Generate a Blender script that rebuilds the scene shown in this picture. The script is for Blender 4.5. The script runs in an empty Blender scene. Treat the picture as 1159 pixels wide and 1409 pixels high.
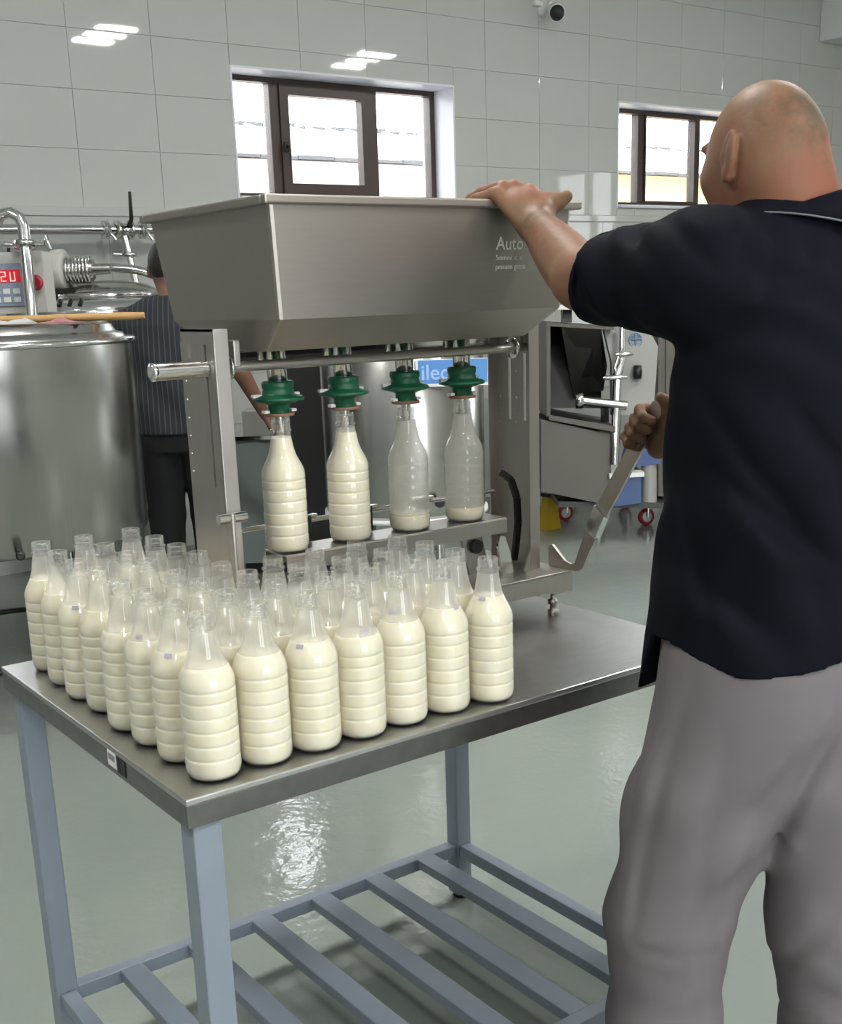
import bpy, bmesh, math, random
import numpy as np
from mathutils import Vector, Matrix

# ------------------------------------------------------------------ camera, world, exposure
scene = bpy.context.scene
COL = scene.collection
F_PX, PITCH, YAW, ROLL = 1616.96, 0.2634, -0.6265, -0.0336
CAM = np.array([-0.5753, -1.3317, 1.4264])
IMG_W, IMG_H, PX0, PY0 = 1159, 1409, 579.5, 841.43


def _basis():
    cy, sy, cp, sp = math.cos(YAW), math.sin(YAW), math.cos(PITCH), math.sin(PITCH)
    f = np.array([-sy * cp, cy * cp, -sp]); r = np.array([cy, sy, 0.0]); u = np.cross(r, f)
    c, s = math.cos(ROLL), math.sin(ROLL)
    return c * r + s * u, -s * r + c * u, f


R_, U_, F_ = _basis()
cd = bpy.data.cameras.new('camera'); cam = bpy.data.objects.new('camera', cd); COL.objects.link(cam)
cd.sensor_fit = 'HORIZONTAL'; cd.sensor_width = 36.0; cd.lens = F_PX / IMG_W * 36.0
cd.shift_y = (PY0 - IMG_H / 2) / IMG_W; cd.clip_start = 0.02; cd.clip_end = 100
cam.matrix_world = Matrix(((R_[0], U_[0], -F_[0], CAM[0]), (R_[1], U_[1], -F_[1], CAM[1]),
                           (R_[2], U_[2], -F_[2], CAM[2]), (0, 0, 0, 1)))
scene.camera = cam
world = bpy.data.worlds.new('overcast_sky'); scene.world = world; world.use_nodes = True
bg = world.node_tree.nodes['Background']
bg.inputs[0].default_value = (0.93, 0.97, 1.0, 1); bg.inputs[1].default_value = 8.0
scene.view_settings.view_transform = 'Standard'; scene.view_settings.look = 'None'
scene.view_settings.gamma = 1.0; scene.view_settings.exposure = 0.28
try:
    scene.view_settings.use_curve_mapping = False
except Exception:
    pass
LAMP_STRENGTH = 128.0
scene.cycles.max_bounces = 14; scene.cycles.diffuse_bounces = 5; scene.cycles.glossy_bounces = 6
scene.cycles.transparent_max_bounces = 64; scene.cycles.use_denoising = True
scene.cycles.sample_clamp_indirect = 6.0; scene.cycles.caustics_reflective = False; scene.cycles.caustics_refractive = False


def at(u, v, d):
    """the world point that lies d metres deep along the view, measured on the survey of the photograph"""
    return Vector(CAM + (F_ + R_ * (u - PX0) / F_PX - U_ * (v - PY0) / F_PX) * d)


RH = Vector((R_[0], R_[1], 0)).normalized(); FH = Vector((F_[0], F_[1], 0)).normalized(); UP = Vector((0, 0, 1))
PI = math.pi
rnd = random.Random(7)


# ------------------------------------------------------------------ materials
def new_mat(name):
    m = bpy.data.materials.new(name); m.use_nodes = True
    nt = m.node_tree; return m, nt, nt.nodes['Principled BSDF']


def lin(r, g, b):
    f = lambda c: (c / 255) / 12.92 if c / 255 <= 0.04045 else ((c / 255 + 0.055) / 1.055) ** 2.4
    return (f(r), f(g), f(b), 1)


def plain(name, col, rough=0.5, metal=0.0, vary=0.0, scale=8, bump=0.0, bscale=60, spec=None, coat=0):
    m, nt, p = new_mat(name)
    p.inputs['Base Color'].default_value = (*col[:3], 1); p.inputs['Roughness'].default_value = rough
    p.inputs['Metallic'].default_value = metal
    if spec is not None: p.inputs['Specular IOR Level'].default_value = spec
    if coat: p.inputs['Coat Weight'].default_value = coat
    if vary or bump:
        tc = nt.nodes.new('ShaderNodeTexCoord')
    if vary:
        n = nt.nodes.new('ShaderNodeTexNoise'); n.inputs['Scale'].default_value = scale; n.inputs['Detail'].default_value = 4
        nt.links.new(tc.outputs['Object'], n.inputs['Vector'])
        mx = nt.nodes.new('ShaderNodeMix'); mx.data_type = 'RGBA'
        mx.inputs[6].default_value = (*[c * (1 - vary) for c in col[:3]], 1); mx.inputs[7].default_value = (*[min(1, c * (1 + vary)) for c in col[:3]], 1)
        nt.links.new(n.outputs['Fac'], mx.inputs[0]); nt.links.new(mx.outputs[2], p.inputs['Base Color'])
    if bump:
        n2 = nt.nodes.new('ShaderNodeTexNoise'); n2.inputs['Scale'].default_value = bscale; n2.inputs['Detail'].default_value = 3
        nt.links.new(tc.outputs['Object'], n2.inputs['Vector'])
        b = nt.nodes.new('ShaderNodeBump'); b.inputs['Strength'].default_value = bump; b.inputs['Distance'].default_value = 0.01
        nt.links.new(n2.outputs['Fac'], b.inputs['Height']); nt.links.new(b.outputs['Normal'], p.inputs['Normal'])
    return m


def steel(name, col=(0.55, 0.54, 0.52), rough=0.32, stretch=(1, 60, 60), vary=0.12, bump=0.02):
    m, nt, p = new_mat(name)
    p.inputs['Metallic'].default_value = 1.0
    tc = nt.nodes.new('ShaderNodeTexCoord'); mp = nt.nodes.new('ShaderNodeMapping')
    mp.inputs['Scale'].default_value = stretch
    nt.links.new(tc.outputs['Object'], mp.inputs['Vector'])
    n = nt.nodes.new('ShaderNodeTexNoise'); n.inputs['Scale'].default_value = 6; n.inputs['Detail'].default_value = 5
    nt.links.new(mp.outputs['Vector'], n.inputs['Vector'])
    n2 = nt.nodes.new('ShaderNodeTexNoise'); n2.inputs['Scale'].default_value = 2.5; n2.inputs['Detail'].default_value = 1
    nt.links.new(tc.outputs['Object'], n2.inputs['Vector'])
    mr = nt.nodes.new('ShaderNodeMapRange'); mr.interpolation_type = 'SMOOTHSTEP'; mr.inputs[1].default_value = 0.15; mr.inputs[2].default_value = 0.85
    mr.inputs[3].default_value = max(0.03, rough - 0.025); mr.inputs[4].default_value = rough + 0.035
    nt.links.new(n2.outputs['Fac'], mr.inputs[0]); nt.links.new(mr.outputs[0], p.inputs['Roughness'])
    mx = nt.nodes.new('ShaderNodeMix'); mx.data_type = 'RGBA'
    mx.inputs[6].default_value = (*[c * (1 - vary) for c in col], 1); mx.inputs[7].default_value = (*[min(1, c * (1 + vary)) for c in col], 1)
    nt.links.new(n.outputs['Fac'], mx.inputs[0]); nt.links.new(mx.outputs[2], p.inputs['Base Color'])
    b = nt.nodes.new('ShaderNodeBump'); b.inputs['Strength'].default_value = bump; b.inputs['Distance'].default_value = 0.004
    nt.links.new(n.outputs['Fac'], b.inputs['Height']); nt.links.new(b.outputs['Normal'], p.inputs['Normal'])
    return m


def emitter(name, col, strength):
    m, nt, p = new_mat(name)
    p.inputs['Base Color'].default_value = (*col, 1)
    p.inputs['Emission Color'].default_value = (*col, 1); p.inputs['Emission Strength'].default_value = strength
    return m


def clear_film(name, haze, haze_col=(0.9, 0.9, 0.88), tint=0.97, rough=0.06, refl=0.35):
    """thin clear plastic: what passes, what is mirrored by angle, and a little scatter"""
    m, nt, p = new_mat(name); nt.nodes.remove(p)
    out = nt.nodes['Material Output']
    tr = nt.nodes.new('ShaderNodeBsdfTransparent'); tr.inputs[0].default_value = (tint, tint, tint, 1)
    gl = nt.nodes.new('ShaderNodeBsdfGlossy'); gl.inputs['Roughness'].default_value = rough; gl.inputs[0].default_value = (1, 1, 1, 1)
    df = nt.nodes.new('ShaderNodeBsdfDiffuse'); df.inputs[0].default_value = (*haze_col, 1)
    tl = nt.nodes.new('ShaderNodeBsdfTranslucent'); tl.inputs[0].default_value = (*haze_col, 1)
    lw = nt.nodes.new('ShaderNodeLayerWeight'); lw.inputs[0].default_value = refl
    m0 = nt.nodes.new('ShaderNodeMixShader'); m0.inputs[0].default_value = 0.5
    nt.links.new(df.outputs[0], m0.inputs[1]); nt.links.new(tl.outputs[0], m0.inputs[2])
    m1 = nt.nodes.new('ShaderNodeMixShader'); m1.inputs[0].default_value = haze
    nt.links.new(tr.outputs[0], m1.inputs[1]); nt.links.new(m0.outputs[0], m1.inputs[2])
    m2 = nt.nodes.new('ShaderNodeMixShader')
    mn = nt.nodes.new('ShaderNodeMath'); mn.operation = 'MINIMUM'; mn.inputs[1].default_value = 0.30
    nt.links.new(lw.outputs['Fresnel'], mn.inputs[0]); nt.links.new(mn.outputs[0], m2.inputs[0]); nt.links.new(m1.outputs[0], m2.inputs[1]); nt.links.new(gl.outputs[0], m2.inputs[2])
    nt.links.new(m2.outputs[0], out.inputs[0])
    return m


M = {}
M['tile'] = plain('glazed_tile', (0.53, 0.54, 0.51), 0.03, vary=0.02, scale=2, bump=0.008, bscale=7, spec=0.35)
M['grout'] = plain('grout', (0.45, 0.46, 0.435), 0.8)
M['plaster'] = plain('painted_plaster', (0.74, 0.75, 0.76), 0.7, bump=0.05, bscale=120)
M['grey_wall'] = plain('grey_wall_paint', (0.24, 0.25, 0.25), 0.5)
M['reveal'] = plain('white_reveal', (0.72, 0.72, 0.78), 0.35)
M['window_frame'] = plain('brown_window_frame', (0.045, 0.028, 0.022), 0.35, vary=0.2)
M['glass'] = clear_film('window_glass', 0.02, tint=0.96, rough=0.01, refl=0.25)
M['hopper_steel'] = steel('hopper_steel', (0.375, 0.342, 0.31), 0.42, (3, 40, 40), 0.05, 0.006)
M['machine_steel'] = steel('machine_steel', (0.46, 0.43, 0.40), 0.38, (30, 30, 3), 0.07, 0.008)
M['table_steel'] = steel('table_steel', (0.56, 0.55, 0.54), 0.32, (5, 22, 22), 0.1, 0.16)
M['tank_steel'] = steel('tank_steel', (0.47, 0.46, 0.435), 0.22, (60, 60, 0.6), 0.1, 0.012)
M['chrome'] = steel('polished_steel', (0.72, 0.71, 0.69), 0.12, (8, 8, 8), 0.06, 0.0)
M['dark_metal'] = plain('dark_metal', (0.03, 0.03, 0.03), 0.35, 0.6)
M['black'] = plain('black_plastic', (0.012, 0.012, 0.013), 0.4)
M['green_rubber'] = plain('green_rubber', (0.003, 0.088, 0.037), 0.42, vary=0.1)
M['brown_rubber'] = plain('brown_seal', (0.23, 0.12, 0.075), 0.6)
M['white_plastic'] = plain('white_plastic', (0.8, 0.8, 0.78), 0.35)
M['grey_paint'] = plain('grey_painted_steel', (0.22, 0.255, 0.30), 0.38, vary=0.08, scale=12, bump=0.02, bscale=90)
M['milk'] = plain('milk', (0.94, 0.865, 0.68), 0.3, vary=0.01, spec=0.25)
_p = M['milk'].node_tree.nodes['Principled BSDF']; _p.inputs['Subsurface Weight'].default_value = 0.85; _p.inputs['Subsurface Radius'].default_value = (0.05, 0.046, 0.034)
M['pet'] = clear_film('clear_bottle_plastic', 0.06, (0.95, 0.95, 0.92), 0.995, 0.035, 0.33)
M['neck_film'] = clear_film('thin_milk_film', 0.27, (0.95, 0.94, 0.88), 0.995, 0.3, 0.05)
M['film'] = clear_film('milk_film', 0.5, (0.92, 0.90, 0.80), 0.98, 0.3, 0.05)
M['stamp'] = plain('purple_ink', (0.40, 0.37, 0.43), 0.6, vary=0.25, scale=300)
M['wood'] = plain('pale_wood', (0.50, 0.30, 0.115), 0.5, vary=0.15, scale=20)
M['red'] = plain('red_plastic', (0.32, 0.012, 0.03), 0.4)
M['pink'] = plain('pink_cloth', (0.42, 0.18, 0.2), 0.8)
M['blue'] = plain('blue_plastic', (0.02, 0.06, 0.19), 0.4)
M['sign_blue'] = plain('sign_blue', (0.10, 0.27, 0.62), 0.4)
M['logo_blue'] = plain('logo_blue', (0.16, 0.26, 0.45), 0.4)
M['yellow'] = plain('yellow_plastic', (0.52, 0.33, 0.01), 0.45)
M['foil'] = plain('grey_cloth', (0.55, 0.56, 0.57), 0.55, bump=0.3, bscale=60)
M['control_grey'] = plain('control_box_paint', (0.55, 0.54, 0.5), 0.4)
M['keypad'] = plain('keypad', (0.28, 0.32, 0.42), 0.4, vary=0.2, scale=60)
M['display_red'] = emitter('red_display', (0.45, 0.01, 0.02), 0.5)
M['digit'] = emitter('display_digit', (1.0, 0.35, 0.3), 1.2)
M['shaded_steel'] = steel('shade_dark_steel', (0.075, 0.072, 0.064), 0.42, (3, 30, 30), 0.06, 0.005)  # steel with the shade of faces turned from the light in its base colour
M['panel_grey'] = plain('grey_panel_paint', (0.30, 0.30, 0.28), 0.4)
M['cab'] = plain('grey_green_paint', (0.30, 0.34, 0.32), 0.4)
M['brick'] = plain('pale_brick', (0.60, 0.52, 0.49), 0.85, vary=0.12, scale=3)
M['ochre'] = plain('ochre_render', (0.62, 0.42, 0.2), 0.85, vary=0.12, scale=1.5)
M['roofing'] = plain('pale_roof_sheet', (0.8, 0.8, 0.8), 0.6)
M['eave'] = plain('eave_metal', (0.05, 0.05, 0.055), 0.6)
M['etch'] = plain('etched_lettering', (0.78, 0.76, 0.73), 0.7)
M['ink'] = plain('label_ink', (0.02, 0.02, 0.025), 0.5)


def floor_mat():
    m, nt, p = new_mat('epoxy_floor')
    tc = nt.nodes.new('ShaderNodeTexCoord')
    n = nt.nodes.new('ShaderNodeTexNoise'); n.inputs['Scale'].default_value = 1.1; n.inputs['Detail'].default_value = 5
    nt.links.new(tc.outputs['Object'], n.inputs['Vector'])
    mx = nt.nodes.new('ShaderNodeMix'); mx.data_type = 'RGBA'
    mx.inputs[6].default_value = (0.225, 0.255, 0.23, 1); mx.inputs[7].default_value = (0.275, 0.305, 0.275, 1)
    nt.links.new(n.outputs['Fac'], mx.inputs[0]); nt.links.new(mx.outputs[2], p.inputs['Base Color'])
    p.inputs['Roughness'].default_value = 0.1; p.inputs['Specular IOR Level'].default_value = 0.45
    b1 = nt.nodes.new('ShaderNodeTexNoise'); b1.inputs['Scale'].default_value = 9; b1.inputs['Detail'].default_value = 3
    b2 = nt.nodes.new('ShaderNodeTexNoise'); b2.inputs['Scale'].default_value = 45; b2.inputs['Detail'].default_value = 2
    for b in (b1, b2): nt.links.new(tc.outputs['Object'], b.inputs['Vector'])
    ad = nt.nodes.new('ShaderNodeMath'); ad.operation = 'MULTIPLY_ADD'; ad.inputs[1].default_value = 0.3
    nt.links.new(b2.outputs['Fac'], ad.inputs[0]); nt.links.new(b1.outputs['Fac'], ad.inputs[2])
    bp = nt.nodes.new('ShaderNodeBump'); bp.inputs['Strength'].default_value = 0.22; bp.inputs['Distance'].default_value = 0.012
    nt.links.new(ad.outputs[0], bp.inputs['Height']); nt.links.new(bp.outputs['Normal'], p.inputs['Normal'])
    return m


M['floor'] = floor_mat()


def skin_mat(name, base, red, zones=()):
    """skin with blotches of red; zones add real colour of their own: stubble, hair, a ruddy nape"""
    m, nt, p = new_mat(name)
    tc = nt.nodes.new('ShaderNodeTexCoord')
    n = nt.nodes.new('ShaderNodeTexNoise'); n.inputs['Scale'].default_value = 14; n.inputs['Detail'].default_value = 5
    nt.links.new(tc.outputs['Object'], n.inputs['Vector'])
    mr = nt.nodes.new('ShaderNodeMapRange'); mr.inputs[1].default_value = 0.38; mr.inputs[2].default_value = 0.66
    nt.links.new(n.outputs['Fac'], mr.inputs[0])
    mx = nt.nodes.new('ShaderNodeMix'); mx.data_type = 'RGBA'; mx.inputs[6].default_value = (*base, 1); mx.inputs[7].default_value = (*red, 1)
    nt.links.new(mr.outputs[0], mx.inputs[0]); last = mx.outputs[2]
    for c, r0, r1, col, amount, sc, lo, hi in zones:
        mp = nt.nodes.new('ShaderNodeVectorMath'); mp.operation = 'DISTANCE'; mp.inputs[1].default_value = c
        nt.links.new(tc.outputs['Object'], mp.inputs[0])
        n2 = nt.nodes.new('ShaderNodeTexNoise'); n2.inputs['Scale'].default_value = sc; n2.inputs['Detail'].default_value = 8; n2.inputs['Roughness'].default_value = 0.7
        nt.links.new(tc.outputs['Object'], n2.inputs['Vector'])
        ma = nt.nodes.new('ShaderNodeMapRange'); ma.interpolation_type = 'SMOOTHSTEP'; ma.inputs[1].default_value = r0; ma.inputs[2].default_value = r1; ma.inputs[3].default_value = 0; ma.inputs[4].default_value = 1
        if r0 > r1: ma.inputs[1].default_value = r1; ma.inputs[2].default_value = r0; ma.inputs[3].default_value = 1; ma.inputs[4].default_value = 0
        nt.links.new(mp.outputs['Value'], ma.inputs[0])
        mb = nt.nodes.new('ShaderNodeMapRange'); mb.inputs[1].default_value = lo; mb.inputs[2].default_value = hi; mb.inputs[4].default_value = amount
        nt.links.new(n2.outputs['Fac'], mb.inputs[0])
        mu = nt.nodes.new('ShaderNodeMath'); mu.operation = 'MULTIPLY'
        nt.links.new(ma.outputs[0], mu.inputs[0]); nt.links.new(mb.outputs[0], mu.inputs[1])
        mx2 = nt.nodes.new('ShaderNodeMix'); mx2.data_type = 'RGBA'; mx2.inputs[7].default_value = (*col, 1)
        nt.links.new(mu.outputs[0], mx2.inputs[0]); nt.links.new(last, mx2.inputs[6]); last = mx2.outputs[2]
    nt.links.new(last, p.inputs['Base Color'])
    p.inputs['Roughness'].default_value = 0.5; p.inputs['Specular IOR Level'].default_value = 0.22
    p.inputs['Subsurface Weight'].default_value = 0.12; p.inputs['Subsurface Radius'].default_value = (0.012, 0.004, 0.002)
    b = nt.nodes.new('ShaderNodeBump'); b.inputs['Strength'].default_value = 0.09; b.inputs['Distance'].default_value = 0.004
    n4 = nt.nodes.new('ShaderNodeTexNoise'); n4.inputs['Scale'].default_value = 110; n4.inputs['Detail'].default_value = 4
    nt.links.new(tc.outputs['Object'], n4.inputs['Vector']); nt.links.new(n4.outputs['Fac'], b.inputs['Height'])
    nt.links.new(b.outputs['Normal'], p.inputs['Normal'])
    return m


M['skin'] = skin_mat('skin', (0.205, 0.122, 0.070), (0.225, 0.098, 0.060), (
    ((.025, -.01, 1.535), .115, .03, (.27, .085, .05), .85, 9, .2, .5),              # ruddy nape
    ((.065, -.035, 1.655), .135, .05, (.080, .066, .040), .95, 24, .40, .60),        # stubble at the back of the scalp
    ((-.03, .01, 1.64), .07, .03, (.10, .075, .046), .8, 24, .40, .62),              # and above the ear
    ((-.055, .455, 1.525), .075, .02, (.07, .048, .03), .75, 70, .36, .62),          # hair on the wrist
    ((-.085, .39, 1.50), .12, .04, (.09, .06, .038), .5, 70, .40, .66)))             # and the forearm
M['skin_b'] = skin_mat('tanned_skin', (0.24, 0.14, 0.095), (0.26, 0.12, 0.085))
M['navy'] = plain('navy_knit', (0.0055, 0.006, 0.010), 0.75, vary=0.12, scale=14, bump=0.06, bscale=500, spec=0.06)
M['piping'] = plain('grey_piping', (0.13, 0.14, 0.145), 0.7)
M['trouser'] = plain('grey_twill', (0.158, 0.140, 0.146), 0.85, vary=0.10, scale=11, bump=0.05, bscale=700, spec=0.2)
M['blacktrouser'] = plain('black_cloth', (0.006, 0.006, 0.007), 0.85)
M['hair'] = plain('black_hair', (0.012, 0.010, 0.009), 0.6, bump=0.3, bscale=150)
M['shoe'] = plain('black_shoe', (0.02, 0.02, 0.02), 0.5)


def stripe_shirt():
    m, nt, p = new_mat('striped_shirt')
    tc = nt.nodes.new('ShaderNodeTexCoord'); sp = nt.nodes.new('ShaderNodeMapping')
    sp.inputs['Rotation'].default_value = (0, 0, 0.65)
    nt.links.new(tc.outputs['Object'], sp.inputs['Vector'])
    w = nt.nodes.new('ShaderNodeTexWave'); w.wave_type = 'BANDS'; w.bands_direction = 'X'; w.inputs['Scale'].default_value = 13
    w.inputs['Distortion'].default_value = 0.35
    nt.links.new(sp.outputs[0], w.inputs['Vector'])
    r = nt.nodes.new('ShaderNodeMapRange'); r.inputs[1].default_value = 0.86; r.inputs[2].default_value = 0.99
    nt.links.new(w.outputs['Fac'], r.inputs[0])
    mx = nt.nodes.new('ShaderNodeMix'); mx.data_type = 'RGBA'; mx.inputs[6].default_value = (0.018, 0.021, 0.026, 1); mx.inputs[7].default_value = (0.07, 0.075, 0.085, 1)
    nt.links.new(r.outputs[0], mx.inputs[0]); nt.links.new(mx.outputs[2], p.inputs['Base Color']); p.inputs['Roughness'].default_value = 0.8
    return m


M['stripes'] = stripe_shirt()


# ------------------------------------------------------------------ object helpers
def link(o, parent=None):
    COL.objects.link(o)
    if parent is not None: o.parent = parent
    return o


def tag(o, label=None, cat=None, group=None, kind=None):
    if label: o['label'] = label
    if cat: o['category'] = cat
    if group: o['group'] = group
    if kind: o['kind'] = kind
    return o


def thing(name, label, cat, loc=(0, 0, 0), rz=0.0, group=None):
    o = bpy.data.objects.new(name, None); o.empty_display_size = 0.05
    o.location = loc; o.rotation_euler = (0, 0, rz)
    return tag(link(o), label, cat, group)


def copy_tree(o, parent=None):
    c = o.copy(); COL.objects.link(c)
    if parent is not None: c.parent = parent
    for ch in list(o.children): copy_tree(ch, c)
    return c


class MB:
    """collects shapes into one mesh; points are given in the coordinates of the parent"""
    def __init__(s): s.v = []; s.f = []; s.sm = []

    def add(s, vs, fs, smooth=False):
        n = len(s.v); s.v += [tuple(v) for v in vs]; s.f += [tuple(i + n for i in f) for f in fs]; s.sm += [smooth] * len(fs); return s

    def box(s, x0, x1, y0, y1, z0, z1):
        return s.hexa([(x0, y0, z0), (x1, y0, z0), (x1, y1, z0), (x0, y1, z0), (x0, y0, z1), (x1, y0, z1), (x1, y1, z1), (x0, y1, z1)])

    def hexa(s, p):
        return s.add(p, [(3, 2, 1, 0), (4, 5, 6, 7), (0, 1, 5, 4), (1, 2, 6, 5), (2, 3, 7, 6), (3, 0, 4, 7)])

    def bbox(s, x0, x1, y0, y1, z0, z1, b=0.003):
        """box with chamfered edges"""
        bm = bmesh.new(); r = bmesh.ops.create_cube(bm, size=1)
        for v in bm.verts: v.co = ((x0 + x1) / 2 + v.co.x * (x1 - x0), (y0 + y1) / 2 + v.co.y * (y1 - y0), (z0 + z1) / 2 + v.co.z * (z1 - z0))
        bmesh.ops.bevel(bm, geom=bm.edges[:], offset=b, segments=2, affect='EDGES', profile=0.5)
        bm.verts.index_update()
        s.add([v.co[:] for v in bm.verts], [[v.index for v in f.verts] for f in bm.faces]); bm.free(); return s

    def frame_box(s, o, ax, ay, az, x0, x1, y0, y1, z0, z1):
        """box in the frame o + x*ax + y*ay + z*az"""
        P = lambda x, y, z: o + ax * x + ay * y + az * z
        return s.hexa([P(x0, y0, z0), P(x1, y0, z0), P(x1, y1, z0), P(x0, y1, z0), P(x0, y0, z1), P(x1, y0, z1), P(x1, y1, z1), P(x0, y1, z1)])

    def prism(s, pts, off, smooth=False):
        """polygon of 3-D points extruded by the vector off"""
        n = len(pts); a = [Vector(p) for p in pts]; b = [p + Vector(off) for p in a]
        fs = [tuple(range(n))[::-1], tuple(range(n, 2 * n))] + [(i, (i + 1) % n, n + (i + 1) % n, n + i) for i in range(n)]
        return s.add(a + b, fs)

    def tube(s, pts, r, n=12, caps=True, closed=False):
        pts = [Vector(p) for p in pts]; m = len(pts); rr = r if isinstance(r, (list, tuple)) else [r] * m
        t0 = None; vs = []; fs = []
        for i, p in enumerate(pts):
            if closed: t = (pts[(i + 1) % m] - pts[i - 1]).normalized()
            else: t = (pts[min(i + 1, m - 1)] - pts[max(i - 1, 0)]).normalized()
            if t0 is None:
                a = t.orthogonal().normalized()
            else:
                a = (a - t * a.dot(t)).normalized()
            t0 = t; b = t.cross(a)
            for k in range(n):
                an = 2 * PI * k / n; vs.append(p + (a * math.cos(an) + b * math.sin(an)) * rr[i])
        for i in range(m if closed else m - 1):
            for k in range(n):
                j = (i + 1) % m
                fs.append((i * n + k, i * n + (k + 1) % n, j * n + (k + 1) % n, j * n + k))
        s.add(vs, fs, True)
        if caps and not closed:
            s.add(vs[:n], [tuple(range(n))[::-1]]); s.add(vs[-n:], [tuple(range(n))])
        return s

    def lathe(s, prof, n=40, o=(0, 0, 0), ax=(0, 0, 1), smooth=True, close=False):
        """profile of (height, radius) turned about the axis ax through o"""
        o = Vector(o); ax = Vector(ax).normalized(); a = ax.orthogonal().normalized(); b = ax.cross(a); vs = []; fs = []
        for h, r in prof:
            for k in range(n):
                an = 2 * PI * k / n; vs.append(o + ax * h + (a * math.cos(an) + b * math.sin(an)) * r)
        m = len(prof)
        for i in range(m - 1):
            for k in range(n): fs.append((i * n + k, i * n + (k + 1) % n, (i + 1) * n + (k + 1) % n, (i + 1) * n + k))
        s.add(vs, fs, smooth)
        if close:
            s.add(vs[:n], [tuple(range(n))[::-1]]); s.add(vs[-n:], [tuple(range(n))])
        return s

    def cyl(s, p0, p1, r, n=20):
        return s.tube([p0, p1], r, n)

    def mesh(s, name, mat):
        me = bpy.data.meshes.new(name); me.from_pydata([tuple(v) for v in s.v], [], s.f); me.materials.append(mat)
        me.polygons.foreach_set('use_smooth', s.sm); me.update(); return me

    def build(s, name, mat, parent=None, label=None, kind=None):
        o = bpy.data.objects.new(name, s.mesh(name, mat)); link(o, parent)
        return tag(o, label, None, None, kind)


def text_obj(name, body, size, mat, o, ax, ay, parent, extrude=0.0004, bold=0.0):
    """flat lettering as a mesh in the frame o, ax (reading direction), ay (up)"""
    cu = bpy.data.curves.new(name, 'FONT'); cu.body = body; cu.size = size; cu.extrude = extrude; cu.offset = bold; cu.resolution_u = 3
    tmp = bpy.data.objects.new('tmp', cu); COL.objects.link(tmp)
    dg = bpy.context.evaluated_depsgraph_get(); me = bpy.data.meshes.new_from_object(tmp.evaluated_get(dg))
    bpy.data.objects.remove(tmp); bpy.data.curves.remove(cu)
    ax = Vector(ax).normalized(); ay = Vector(ay); ay = (ay - ax * ay.dot(ax)).normalized(); az = ax.cross(ay)
    me.transform(Matrix(((ax.x, ay.x, az.x, o[0]), (ax.y, ay.y, az.y, o[1]), (ax.z, ay.z, az.z, o[2]), (0, 0, 0, 1))))
    me.materials.clear(); me.materials.append(mat); me.name = name
    ob = bpy.data.objects.new(name, me); return link(ob, parent)


# ------------------------------------------------------------------ the room
YW, ZC, XL, XR, YF = 5.2, 3.75, -2.6, 9.6, -5.0
SILL, HEAD = 2.0, 2.735
fl = MB().box(XL - .2, XR + .2, YF - .25, YW + .36, -.1, 0).build('floor', M['floor'], kind='structure')
MB().box(XL - .2, XR + .2, YF - .25, YW + .36, ZC, ZC + .1).build('ceiling', M['plaster'], kind='structure')
MB().bbox(8.40, 8.85, YF, YW, 3.33, ZC, .01).build('trim_1', M['plaster'], kind='structure')          # beam under the ceiling
MB().box(XL - .2, XL, YF - .25, YW + .36, 0, ZC).build('wall_left', M['grey_wall'], kind='structure')
RWY0, RWY1, RWZ0, RWZ1 = .55, 1.62, .95, 2.78                                                          # window in the right wall
mb = MB(); mb.box(XR, XR + .2, YF - .25, RWY0, 0, ZC); mb.box(XR, XR + .2, RWY1, YW + .36, 0, ZC); mb.box(XR, XR + .2, RWY0, RWY1, 0, RWZ0); mb.box(XR, XR + .2, RWY0, RWY1, RWZ1, ZC)
mb.build('wall_right', M['tile'], kind='structure')
mb = MB(); mb.box(XR + .1, XR + .16, RWY0, RWY0 + .06, RWZ0, RWZ1); mb.box(XR + .1, XR + .16, RWY1 - .06, RWY1, RWZ0, RWZ1)
mb.box(XR + .1, XR + .16, RWY0 + .06, RWY1 - .06, RWZ0, RWZ0 + .06); mb.box(XR + .1, XR + .16, RWY0 + .06, RWY1 - .06, RWZ1 - .06, RWZ1); mb.box(XR + .1, XR + .16, 1.10, 1.17, RWZ0 + .06, RWZ1 - .06)
w6 = mb.build('window_6', M['window_frame'], kind='structure')
for a, b in ((RWY0 + .06, 1.10), (1.17, RWY1 - .06)): MB().box(XR + .125, XR + .131, a, b, RWZ0 + .06, RWZ1 - .06).build('pane', M['glass'], w6)


def wall_with_holes(x0, x1, y0, y1, z0, z1, holes):
    mb = MB(); xs = sorted({x0, x1, *[h[0] for h in holes], *[h[1] for h in holes]}); zs = sorted({z0, z1, *[h[2] for h in holes], *[h[3] for h in holes]})
    for a, b in zip(xs[:-1], xs[1:]):
        for c, d in zip(zs[:-1], zs[1:]):
            mx, mz = (a + b) / 2, (c + d) / 2
            if any(h[0] < mx < h[1] and h[2] < mz < h[3] for h in holes): continue
            mb.box(a, b, y0, y1, c, d)
    return mb


WIN = [(-.23, 1.40), (2.924, 4.556), (6.07, 7.70)]
holes = [(a, b, SILL, HEAD) for a, b in WIN]
wall = wall_with_holes(XL, XR, YW + .006, YW + .36, 0, ZC, holes).build('wall_back', M['grout'], kind='structure')
front_holes = [(-1.3, -.02, .10, 3.1), (.18, 1.45, .10, 3.1)]
MBf = wall_with_holes(XL, XR, YF - .25, YF, 0, ZC, front_holes); MBf.build('wall_front', M['tile'], kind='structure')

TW, TH, TX0, TZ0 = 0.476, 0.3005, 1.973 - 0.476 * 3, 1.944
tile_cache = {}
jr = random.Random(3)


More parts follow.
